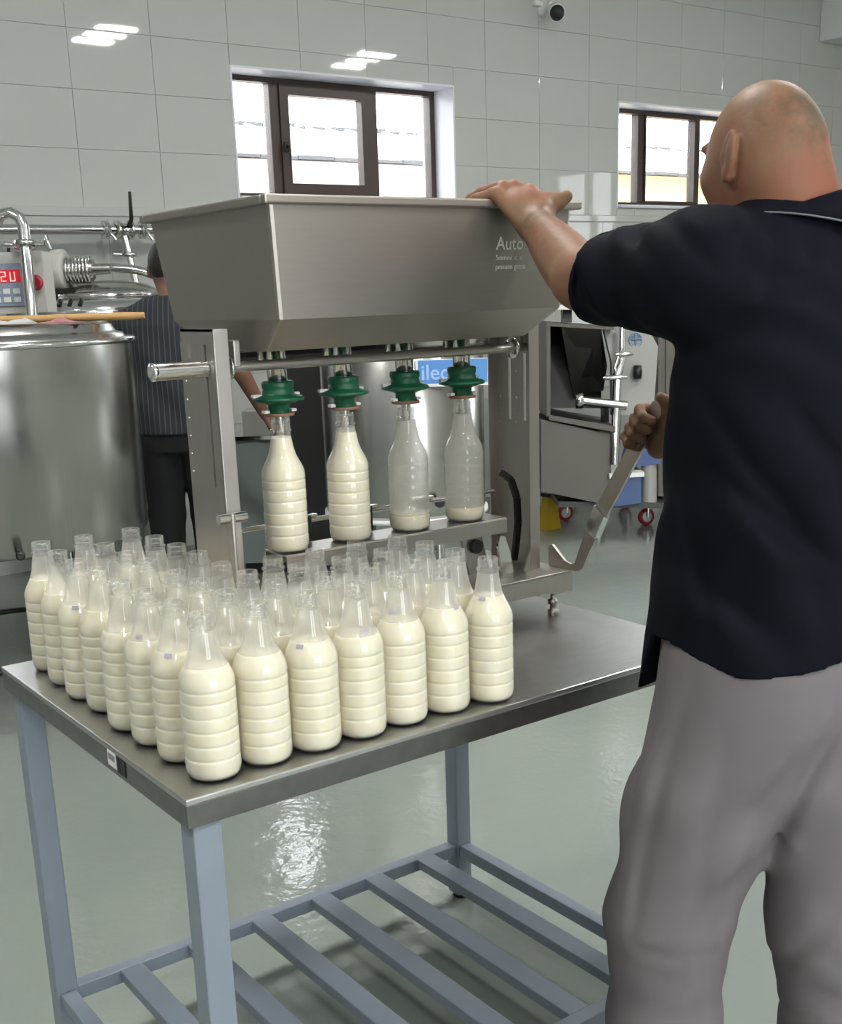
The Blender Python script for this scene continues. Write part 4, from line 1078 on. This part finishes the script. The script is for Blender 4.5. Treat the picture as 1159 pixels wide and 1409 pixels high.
for s_ in (-1, 1):
    T2.cone(W2(s_ * .09, 0, 1.40), S2[s_], .06, .072, .03); T2.cone(S2[s_], E2[s_] * .92 + S2[s_] * .08, .074, .062, .03)
    dd_ = (E2[s_] - S2[s_]) / np.linalg.norm(E2[s_] - S2[s_]); ee = E2[s_] - dd_ * .01
    T2.cone(ee - dd_ * .03, ee + dd_ * .08, .050, .050, 0, op='s')
T2.warp(lambda X, Y, Z: .006 * np.sin(((X - X2) * RH.x + (Y - Y2) * RH.y) * 30 + Z * 22) * np.exp(-((Z - 1.05) / .2) ** 2))
T2.cut(lambda X, Y, Z: .845 - Z); T2.build('striped_shirt', M['stripes'], p2, ORG2); del T2
G2 = Field((X2 - .4, Y2 - .4, .03), (X2 + .4, Y2 + .4, .95), .009)
G2.loft([(.76, X2, Y2, .17, .12), (.9, X2, Y2, .18, .125)], .02, rot=rt)
for s_ in (-1, 1): G2.chain([F2[s_][0], F2[s_][1], F2[s_][2] - V(0, 0, .03)], [.105, .085, .074], .02)
G2.build('trousers', M['blacktrouser'], p2, ORG2); del G2
for s_ in (-1, 1): shoe(F2[s_][2], p2, ORG2, math.atan2(FH.y, FH.x) - PI / 2)

# ------------------------------------------------------------------ dairy equipment behind the table
# steel tank at the left, on legs
tc_ = at(188, 600, 4.2) - RH * .52; TX, TY = tc_.x, tc_.y
tk = thing('milk_tank', 'upright stainless steel milk tank with domed lid at the left edge', 'tank', (TX, TY, 0))
MB().lathe([(.60, .04), (.61, .40), (.63, .505), (.645, .52), (1.300, .52)], 72).build('tank_body', M['tank_steel'], tk)
MB().lathe([(1.300, .52), (1.300, .532), (1.306, .538), (1.314, .538), (1.320, .530), (1.320, .49)], 72).build('rim', M['chrome'], tk)
ld = MB().lathe([(1.320, .50), (1.332, .492), (1.338, .470), (1.345, .462), (1.362, .455), (1.368, .440), (1.366, .40), (1.372, .2), (1.374, .0)], 72).build('lid', M['tank_steel'], tk)
for k in range(3):
    a = .6 + k * 2.094; lg = MB().tube([(.43 * math.cos(a), .43 * math.sin(a), .66), (.46 * math.cos(a), .46 * math.sin(a), .012)], .022, 12).build('leg', M['dark_metal'], tk)
ring_pts = [(.44 * math.cos(2 * PI * k / 40), .44 * math.sin(2 * PI * k / 40), .235) for k in range(40)]
MB().tube(ring_pts, .012, 8, closed=True).build('leg_ring', M['dark_metal'], tk)
q = at(33, 772, 3.72) - Vector((TX, TY, 0)); qd = Vector((q.x, q.y, 0)).normalized()
MB().lathe([(0, .012), (.02, .014), (.035, .016), (.04, .010)], 18, Vector((qd.x * .52, qd.y * .52, q.z)), qd, close=True).build('thermometer_plug', M['black'], tk)
# pole, cloths on the lid
lz = 1.3745; sz = lz + .0135
s0 = Vector((TX, TY, 0)) - FH * .05; a0, a1 = s0 - RH * .55, s0 + RH * .598
po = MB(); po.tube([Vector((a0.x, a0.y, sz)), Vector((a1.x - RH.x * .06, a1.y - RH.y * .06, sz)), Vector((a1.x, a1.y, sz))], [.0135, .0130, .0105], 14)
tag(po.build('wooden_pole', M['wood']), 'long pale wooden pole lying across the lid of the left tank', 'pole')


def rumpled(name, c, ax, w, d, h, mat, label, cat, seed, nx=14, ny=8):
    rr = random.Random(seed); ay = Vector((-ax.y, ax.x, 0)); mb = MB(); vs = []; fs = []
    ph = [rr.uniform(0, 6.28) for _ in range(6)]
    for top_ in (1, 0):
        for i in range(nx):
            for j in range(ny):
                u, v = i / (nx - 1) - .5, j / (ny - 1) - .5
                z = h * (.42 + .30 * math.sin(u * 9 + ph[0] + 3 * v) + .22 * math.sin(v * 13 + ph[1] + u * 5) + .1 * math.sin(u * 23 + ph[2]))
                z *= max(0.05, 1 - (2 * abs(u)) ** 4) * max(.05, 1 - (2 * abs(v)) ** 4)
                e = 1 + .12 * math.sin(v * 9 + ph[3]); p = c + ax * (u * w * e) + ay * (v * d * (1 + .1 * math.sin(u * 11 + ph[4])))
                vs.append((p.x, p.y, p.z + max(0.0012, z) * top_ + .0))
    n = nx * ny
    for i in range(nx - 1):
        for j in range(ny - 1):
            a = i * ny + j; fs += [(a, a + ny, a + ny + 1, a + 1), (n + a, n + a + 1, n + a + ny + 1, n + a + ny)]
    edge = [i * ny for i in range(nx)] + [(nx - 1) * ny + j for j in range(1, ny)] + [i * ny + ny - 1 for i in range(nx - 2, -1, -1)] + [j for j in range(ny - 2, 0, -1)]
    for a, b in zip(edge, edge[1:] + edge[:1]): fs.append((a, n + a, n + b, b)[::-1])
    return tag(mb.add(vs, fs, True).build(name, mat), label, cat)


c1 = Vector((TX, TY, lz + .001)) - FH * .20 + RH * .16
rumpled('crumpled_cloth', c1, RH, .19, .12, .026, M['foil'], 'crumpled pale grey cloth under the wooden pole', 'cloth', 5)
c2 = Vector((TX, TY, lz)) - FH * .17 + RH * .345; c2.z = 1.3735
rumpled('folded_cloth', c2, RH, .13, .08, .02, M['pink'], 'folded pink cloth on the tank lid beside the grey cloth', 'cloth', 8)

# low vat with hooped lid behind the tank, with mixer drive and control box
vc = at(130, 420, 6.0); VX, VY = vc.x, vc.y
vt = thing('processing_vat', 'wide stainless steel processing vat with hooped lid behind the left tank', 'vat', (VX, VY, 0))
MB().lathe([(.42, .1), (.45, .40), (.48, .445), (1.36, .45)], 72).build('vat_body', M['tank_steel'], vt)
MB().lathe([(1.36, .445), (1.36, .46), (1.375, .465), (1.40, .465), (1.43, .455), (1.445, .44), (1.455, .41), (1.462, .33), (1.47, .0)], 72).build('lid', M['chrome'], vt)
dm = MB().lathe([(1.455, .29), (1.49, .28), (1.525, .21), (1.542, .12), (1.55, .0)], 48, RH * .06).build('hatch', M['tank_steel'], vt)
MB().lathe([(1.462, .285), (1.462, .31), (1.482, .31), (1.490, .295), (1.482, .28)], 48, RH * .06).build('hatch_ring', M['chrome'], dm)
hp = []
for k in range(25):
    a = PI * k / 24; p = RH * .06 - RH * math.cos(a) * .335 + FH * .02; hp.append(Vector((p.x, p.y, 1.455 + .155 * math.sin(a) ** .8)))
MB().tube(hp, .022, 12).build('hoop', M['chrome'], vt)
for k in range(4): MB().tube([RH * (-.10 + .05 * k) - FH * .405 + UP * 1.45, RH * (-.10 + .05 * k) - FH * .435 + UP * 1.455, RH * (-.10 + .05 * k) - FH * .460 + UP * 1.43], .010, 8).build('clamp', M['dark_metal'], vt)
for k in range(4):
    a = .5 + k * PI / 2; MB().tube([(.38 * math.cos(a), .38 * math.sin(a), .50), (.38 * math.cos(a), .38 * math.sin(a), 0)], .03, 12).build('leg', M['tank_steel'], vt)
# mixer motor: flange disc, cooling ribs, shaft housing
mo = at(88, 372, 5.75) - Vector((VX, VY, 0))
mt = MB().lathe([(-.075, .02), (-.07, .085), (-.045, .098), (.0, .10), (.012, .095), (.014, .055)], 32, mo, RH, close=True).build('motor', M['control_grey'], vt)
ms = MB()
for k in range(7): ms.lathe([(.02 + k * .017, .040), (.021 + k * .017, .066), (.030 + k * .017, .066), (.031 + k * .017, .040)], 24, mo, RH)
ms.build('cooling_ribs', M['chrome'], mt)
MB().lathe([(.012, .055), (.145, .05), (.147, .026), (.225, .024), (.225, .0)], 20, mo, RH).build('gear_housing', M['tank_steel'], mt)
MB().frame_box(mo, RH, FH, UP, -.05, .05, -.05, .05, mo.z * 0 - .17, -.085).build('bracket', M['dark_metal'], mt)
# control box on the vat
cb0 = at(10, 392, 4.88); cx_ = thing('control_box', 'pale control box with red digital display at the left edge', 'control box', (cb0.x, cb0.y, 0))
bz = cb0.z - .115; O = Vector((0, 0, 0))
MB().frame_box(O, RH, FH, UP, -.16, .155, 0, .14, bz, bz + .245).build('housing', M['control_grey'], cx_)
fp = MB().frame_box(O, RH, FH, UP, -.13, .080, -.010, 0, bz + .03, bz + .20).build('front_panel', M['keypad'], cx_)
dsp = MB().frame_box(O, RH, FH, UP, -.11, .062, -.013, -.010, bz + .125, bz + .175).build('display', M['display_red'], fp)
dg_ = MB()
for i in range(4):
    x0 = -.095 + i * .038
    segs = {'a': (0, .022, .044, .048), 'f': (0, .004, .028, .046), 'b': (.018, .022, .028, .046), 'g': (.003, .019, .026, .030), 'e': (0, .004, .010, .028), 'c': (.018, .022, .010, .028), 'd': (0, .022, .008, .012)}
    for (a, b_, c, d) in [segs[q] for q in ('abcdef', 'abfge', 'abged', 'bcdef')[i]]:
        dg_.frame_box(O, RH, FH, UP, x0 + a, x0 + b_, -.0145, -.013, bz + .124 + c - .004, bz + .124 + d - .004)
dg_.build('digits', M['digit'], fp, 'glowing display digits')
for i in range(4):
    for j in range(2): MB().frame_box(O, RH, FH, UP, -.10 + i * .042, -.072 + i * .042, -.0145, -.010, bz + .045 + j * .034, bz + .066 + j * .034).build('key', M['white_plastic'], fp)
kb = O + RH * .125 + UP * (bz + .12)
MB().lathe([(0, .022), (.018, .022), (.02, .032), (.034, .032), (.038, .024)], 20, kb, -FH, close=True).build('stop_button', M['red'], cx_)
MB().tube([O + RH * .0 + FH * .07 + UP * (bz + .245), O + RH * .0 + FH * .07 + UP * (bz + .265), O + RH * .03 + FH * .07 + UP * (bz + .285), O + RH * .09 + FH * .08 + UP * (bz + .29), O + RH * .11 + FH * .09 + UP * (bz + .26)], .008, 8).build('cable', M['black'], cx_)
MB().frame_box(O, RH, FH, UP, -.03, .03, .03, .09, 0, bz).build('post', M['tank_steel'], cx_)


# pipework along the wall
PYW = YW - .22
zp = 1.815
pw = thing('wall_pipe', 'long horizontal steel pipe with clamp valve in front of the tiled wall', 'pipe', (0, PYW, 0))
MB().cyl((-.8, 0, zp), (3.05, 0, zp), .026, 20).build('pipe', M['chrome'], pw)
vx = 2.098
vl = MB().lathe([(-.05, .030), (-.045, .05), (-.03, .05), (-.028, .036), (.028, .036), (.03, .05), (.045, .05), (.05, .030)], 24, (vx, -.0, zp), (1, 0, 0)).build('valve', M['chrome'], pw)
MB().tube([(vx + .015, -.04, zp + .02), (vx + .018, -.07, zp + .05), (vx + .02, -.075, zp + .19)], [.014, .011, .008], 10).build('valve_handle', M['dark_metal'], vl)
for dx in (-.105, .105):
    cl = MB().lathe([(-.014, .027), (-.012, .047), (.012, .047), (.014, .027)], 20, (vx + dx, 0, zp), (1, 0, 0)); cl.tube([(vx + dx, -.045, zp + .01), (vx + dx, -.075, zp - .02), (vx + dx + .02, -.08, zp - .055)], .009, 8)
    cl.build('clamp', M['chrome'], pw)
dp = MB(); dp.cyl((vx, -.0, zp - .03), (vx + .02, -.06, 1.49), .020, 16); dp.build('drop_pipe', M['chrome'], pw)
for z_ in (zp - .13, 1.52):
    MB().lathe([(-.012, .021), (-.010, .042), (.010, .042), (.012, .021)], 18, (vx + .008, -.02, z_)).tube([(vx - .04, -.03, z_), (vx - .09, -.03, z_ + .005)], .010, 8).build('clamp', M['chrome'], pw)
for x_ in (-.4, 2.85): MB().box(x_ - .012, x_ + .012, .0, .18, zp - .012, zp + .012).build('wall_bracket', M['tank_steel'], pw)
# nearer riser with a bend on top
rb = at(44, 436, 4.78); rt_ = at(32, 312, 4.78); rp = thing('riser_pipe', 'leaning chrome riser pipe with elbow and clamp beside the control box', 'pipe', (rb.x, rb.y, 0))
L0 = Vector((rb.x, rb.y, 0)); A = rb - L0; B = rt_ - L0
el = [A - UP * 1.0, A, A.lerp(B, .6), B, B + UP * .035 - RH * .012, B + UP * .055 - RH * .045, B + UP * .050 - RH * .085, B + UP * .02 - RH * .11]
MB().tube(el, .024, 16).build('pipe', M['chrome'], rp)
for f_ in (.80,):
    c = A.lerp(B, f_); k_ = MB().lathe([(-.012, .025), (-.010, .045), (.010, .045), (.012, .025)], 18, c, (B - A)); k_.tube([c - RH * .05, c - RH * .085 + UP * .005], .012, 8); k_.tube([c + RH * .04, c + RH * .075, c + RH * .09 + UP * .03, c + RH * .10 - UP * .02], .009, 8); k_.build('clamp', M['chrome'], rp)
c = B + UP * .05 - RH * .09; wn = MB(); wn.tube([c - FH * .03, c - RH * .05 - FH * .03 + UP * .02, c - RH * .09 - FH * .03 + UP * .055], .011, 8); wn.tube([c - RH * .09 - FH * .03 + UP * .055 + (RH * math.cos(a) + UP * math.sin(a)) * .022 for a in [2 * PI * i / 14 for i in range(14)]], .007, 8, closed=True)
wn.build('wing_nut', M['chrome'], rp)

# steel vessel seen between the nozzles, with a blue sign
v2 = at(556, 600, 5.0); vs2 = thing('steel_vessel', 'tall stainless steel vessel behind the filling nozzles carrying a blue sign', 'vessel', (v2.x, v2.y, 0))
MB().lathe([(.50, .10), (.53, .31), (.545, .338), (.56, .342), (1.42, .342), (1.43, .33)], 64).build('vessel_body', M['tank_steel'], vs2)
MB().lathe([(1.43, .30), (1.43, .352), (1.445, .352), (1.47, .28), (1.50, .0)], 64).build('lid', M['chrome'], vs2)
MB().lathe([(.528, .30), (.528, .352), (.545, .352), (.545, .30)], 64).build('base_ring', M['white_plastic'], vs2)
for k in range(3):
    a = .4 + 2.094 * k; MB().tube([(.27 * math.cos(a), .27 * math.sin(a), .54), (.27 * math.cos(a), .27 * math.sin(a), 0)], .022, 10).build('leg', M['tank_steel'], vs2)
sgz = at(620, 512, 4.62).z; so_ = RH * (at(620, 512, 4.62) - Vector((v2.x, v2.y, 0))).dot(RH) - FH * .347 + UP * sgz
sb = MB(); sb.frame_box(so_, RH, FH, UP, -.140, .150, 0, .006, -.052, .052); sg = sb.build('sign', M['white_plastic'], vs2, 'blue and white sign')
MB().frame_box(so_, RH, FH, UP, -.130, .140, -.0015, 0, -.040, .050).build('sign_face', M['sign_blue'], sg)
tt = text_obj('lettering', 'ilec', .082, plain('sign_letter', (.35, .55, .85), .4), so_ - FH * .003 - RH * .120 - UP * .024, RH, UP, vs2, .001, .001)
MB().lathe([(0, .02), (.02, .022), (.04, .018)], 14, so_ + RH * -.06 - UP * (sgz - .62) - FH * .0, -FH, close=True).build('drain_plug', M['black'], vs2)
dcb = at(424, 600, 5.75); dc = thing('dark_cabinet', 'tall dark cabinet with added height and width behind the left side of the steel vessel', 'cabinet', (dcb.x, dcb.y, 0))
MB().frame_box(Vector((0, 0, 0)), RH, FH, UP, -.085, .30, 0, .35, .0, 1.66).build('carcass', plain('dark_brown_panel', (.035, .026, .022), .5), dc)  # extra height and width added to block window glare on the floor
MB().frame_box(Vector((0, 0, 0)), RH, FH, UP, -.075, .29, -.014, -.0, .04, 1.64).build('door', plain('black_door', (.012, .011, .011), .4), dc)
gcb = at(352, 650, 6.2); gc = thing('grey_cabinet', 'pale grey green cabinet near the wall behind the leftmost nozzle', 'cabinet', (gcb.x, gcb.y, 0))
zt_ = at(352, 598, 6.2).z
MB().frame_box(Vector((0, 0, 0)), RH, FH, UP, -.10, .19, 0, .4, .06, zt_ - .02).build('carcass', M['cab'], gc)
MB().frame_box(Vector((0, 0, 0)), RH, FH, UP, -.11, .20, -.02, .4, zt_ - .02, zt_).build('top', M['chrome'], gc)
MB().frame_box(Vector((0, 0, 0)), RH, FH, UP, -.09, .18, .02, .38, 0, .06).build('plinth', M['black'], gc)
MB().frame_box(Vector((0, 0, 0)), RH, FH, UP, -.06, .15, .05, .3, zt_, zt_ + .12).build('drawer_unit', M['control_grey'], gc)

# processing machine on castors at the right
DM = 6.7
def PM_(u, v, d=DM): return at(u, v, d)
m0 = at(800, 600, DM); MO = Vector((m0.x, m0.y, 0))
pm = thing('processing_machine', 'stainless steel dairy machine on castors with open hood, at the right', 'machine', tuple(MO))
def L(u, v, d=0.0): return at(u, v, DM + d) - MO
def slab(us, d0, d1):
    """polygon seen at (u, v), standing square to the aisle from depth d0 to d1"""
    pts = [L(u, v, 0) for u, v in us]; return MB().prism([p + FH * d0 for p in pts], FH * (d1 - d0))
slab([(745, 577), (823, 594), (823, 692), (745, 676)], .0, .5).build('lower_case', M['shaded_steel'], pm)
slab([(823, 594), (842, 590), (842, 688), (823, 692)], .02, .5).build('lower_case_side', M['shaded_steel'], pm)
slab([(755, 570), (846, 586), (846, 594), (755, 577)], -.03, .5).build('ledge', M['shaded_steel'], pm)
slab([(752, 443), (757, 443), (757, 572), (752, 572)], -.02, .5).build('hood_side', M['shaded_steel'], pm)
slab([(757, 452), (845, 452), (845, 572), (757, 572)], .46, .5).build('hood_back', M['dark_metal'], pm)
slab([(757, 444), (845, 450), (845, 454), (757, 449)], .0, .5).build('hood_top', M['shaded_steel'], pm)
hd = MB(); a_, b_, c_, d_ = L(776, 449), L(832, 452), L(850, 512), L(802, 553)
for p in (a_, b_): p += FH * .0
hd.prism([a_ + FH * .12, b_ + FH * .12, L(849, 508) + FH * .34, L(846, 545) + FH * .40, d_ + FH * .38], FH * .015); hd.build('sloping_plate', M['shaded_steel'], pm)
slab([(852, 378), (928, 374), (928, 450), (852, 436)], .2, .5).build('added_glare_panel', M['panel_grey'], pm)  # unseen slab behind the sleeve, added to keep window glare off the floor
slab([(915, 372), (1150, 360), (1150, 690), (915, 690)], .18, .62).build('added_glare_block', M['shaded_steel'], pm)  # unseen extension behind the man, added to block window glare
for u0, u1 in ((925, 1030), (1038, 1142)):  # doors and handles only dress the added glare blocker
    dr_ = slab([(u0, 400), (u1, 394), (u1, 678), (u0, 678)], .165, .18).build('door', M['shaded_steel'], pm)  # added door, only dresses the glare block
    MB().tube([L(u1 - 10, 520) + FH * .165, L(u1 - 10, 520) + FH * .14, L(u1 - 10, 565) + FH * .14, L(u1 - 10, 565) + FH * .165], .008, 8).build('handle', M['chrome'], dr_)
slab([(833, 446), (892, 449), (900, 458), (911, 478), (905, 560), (890, 572), (846, 574), (846, 500)], .10, .16).build('end_panel', M['panel_grey'], pm)
lg0 = L(879, 469) + FH * .095
lo_ = MB(); n_ = 20
lo_.tube([lg0 + (RH * math.cos(a) * .036 + UP * math.sin(a) * .042) for a in [2 * PI * i / n_ for i in range(n_)]], .005, 6, closed=True)
lo_.tube([lg0 - RH * .033 + UP * .006, lg0 + RH * .033 + UP * .006], .005, 6); lo_.tube([lg0 + UP * .04, lg0 - UP * .045], .005, 6); lo_.tube([lg0 - RH * .022 + UP * .028, lg0 + UP * .006, lg0 + RH * .022 + UP * .028], .004, 6)
lo_.tube([lg0 - RH * .02 - UP * .03, lg0 - UP * .01, lg0 + RH * .02 - UP * .03], .004, 6)
lo_.build('emblem', M['logo_blue'], pm, 'round blue emblem')
ro = MB(); ro.tube([L(800, 551) - FH * .01, L(862, 558) - FH * .01], .026, 16); ro.build('roller', M['tank_steel'], pm)
MB().lathe([(-.03, .02), (-.028, .045), (.012, .045), (.014, .02)], 20, L(799, 551) - FH * .01, RH, close=True).build('roller_knob', M['chrome'], pm)
MB().lathe([(-.025, .016), (-.02, .04), (.02, .04), (.025, .016)], 20, L(880, 513) + FH * .06, RH, close=True).build('valve', M['dark_metal'], pm)
pp = MB(); pp.tube([L(857, 440), L(856, 500), L(850, 515), L(846, 640)], [.017, .017, .026, .024], 14); pp2 = pp.build('chrome_pipe', M['chrome'], pm)
MB().tube([L(849, 520) - FH * .01, L(846, 505) - FH * .01, L(852, 488) - FH * .01, L(856, 480) - FH * .01], .010, 8).build('bent_pipe', M['chrome'], pp2)
for (u, v, w_) in ((858, 487, .052), (846, 519, .070)):
    c = L(u, v) - FH * .02; MB().tube([c - RH * w_, c - RH * w_ * .5, c + RH * w_ * .5, c + RH * w_], [.007, .014, .014, .007], 10).build('clamp', M['chrome'], pp2)
slab([(838, 560), (846, 560), (846, 690), (838, 690)], .2, .3).build('frame_post', M['dark_metal'], pm)
slab([(765, 400), (838, 402), (838, 420), (765, 420)], .35, .6).build('blue_box', M['blue'], pm)
slab([(763, 420), (842, 420), (842, 427), (763, 427)], .33, .6).build('blue_box_base', M['white_plastic'], pm)
slab([(787, 427), (800, 427), (800, 446), (787, 446)], .4, .5).build('bracket', M['black'], pm)
MB().lathe([(0, .03), (.02, .045), (.05, .045), (.07, .02)], 18, L(842, 440) + FH * .25, UP, close=True).build('red_knob', M['red'], pm)
slab([(842, 655), (883, 652), (883, 692), (846, 697)], .0, .3).build('blue_bin', M['blue'], pm)
slab([(838, 652), (886, 649), (886, 655), (838, 658)], -.02, .32).build('bin_rim', M['white_plastic'], pm)
slab([(874, 617), (912, 617), (912, 640), (866, 645)], .05, .3).build('blue_tray', M['blue'], pm)
MB().tube([L(898, 640) + FH * .1, L(898, 697) + FH * .1], .045, 20).build('column', M['panel_grey'], pm)
slab([(770, 692), (1150, 697), (1150, 704), (770, 700)], .05, .45).build('chassis', M['dark_metal'], pm)


def castor(p, parent):
    """castor: red tyre on a pale wheel in a steel fork, standing on the floor"""
    r = .052; c = Vector((p.x, p.y, r)); axw = (RH * .35 - FH * .94).normalized()
    w_ = MB().lathe([(-.016, .034), (-.018, .046), (-.012, r), (.012, r), (.018, .046), (.016, .034)], 28, c, axw).build('tyre', M['red'], parent)
    MB().lathe([(-.014, .0), (-.015, .034), (.015, .034), (.014, .0)], 24, c, axw).build('wheel', M['white_plastic'], w_)
    sd = axw * .024; fk = MB()
    for s_ in (-1, 1): fk.tube([c + sd * s_, c + sd * s_ + UP * .085], .009, 8)
    fk.tube([c + UP * .085 - sd * 1.3, c + UP * .085 + sd * 1.3], .012, 8); fk.tube([c + UP * .085, c + UP * .20], .014, 8); fk.build('fork', M['chrome'], w_)


fp_ = lambda u, v: Vector((CAM + (F_ + R_ * (u - PX0) / F_PX - U_ * (v - PY0) / F_PX) * (-CAM[2] / (F_[2] + R_[2] * (u - PX0) / F_PX - U_[2] * (v - PY0) / F_PX)))) - MO
castor(fp_(889, 722), pm); castor(fp_(822, 727), pm); castor(fp_(860, 700), pm); castor(fp_(778, 716), pm)
yc = fp_(756, 727) + MO; ys_ = thing('yellow_stand', 'yellow plastic trestle foot beside the right machine post', 'stand', (yc.x, yc.y, 0))
MB().hexa([Vector(p) for p in ((-.055, -.05, 0), (.055, -.05, 0), (.055, .05, 0), (-.055, .05, 0), (-.03, -.03, .20), (.03, -.03, .20), (.03, .03, .20), (-.03, .03, .20))]).build('foot', M['yellow'], ys_)
MB().bbox(-.04, .04, -.04, .04, .20, .225, .005).build('cap', M['dark_metal'], ys_)
wc_ = fp_(778, 712) + MO + FH * .35; wb = thing('white_tub', 'low white tub on the floor behind the yellow stand', 'tub', (wc_.x, wc_.y, 0))
tb_ = MB().lathe([(0, .0), (0, .12), (.10, .14), (.135, .145), (.135, .155), (.14, .155), (.14, .14), (.02, .11), (.02, 0)], 32).build('tub', M['white_plastic'], wb)

# security camera on the wall
sc_ = thing('security_camera', 'small white security camera with black round lens on the tiled wall', 'camera', (5.348, YW, 3.225))
MB().lathe([(0, .055), (.012, .055), (.02, .03), (.05, .026), (.08, .03)], 24, (0, -.0005, .045), (0, -1, 0), close=True).build('mount', M['white_plastic'], sc_)
bd = MB().lathe([(0, .03), (.01, .05), (.13, .052), (.15, .056), (.155, .05)], 28, (.02, -.09, .02), (-.55, -.75, -.28), close=True).build('camera_body', M['white_plastic'], sc_)
dv = Vector((-.55, -.75, -.28)).normalized(); ce = Vector((.02, -.09, .02)) + dv * .152
MB().lathe([(0, .050), (.012, .047), (.03, .03), (.036, .0)], 28, ce, dv).build('lens', M['black'], bd)
for s_ in (-1, 1): MB().bbox(s_ * .075 - .035, s_ * .075 + .035, -.045, -.0005, .05, .085, .008).build('bracket_arm', M['white_plastic'], sc_)
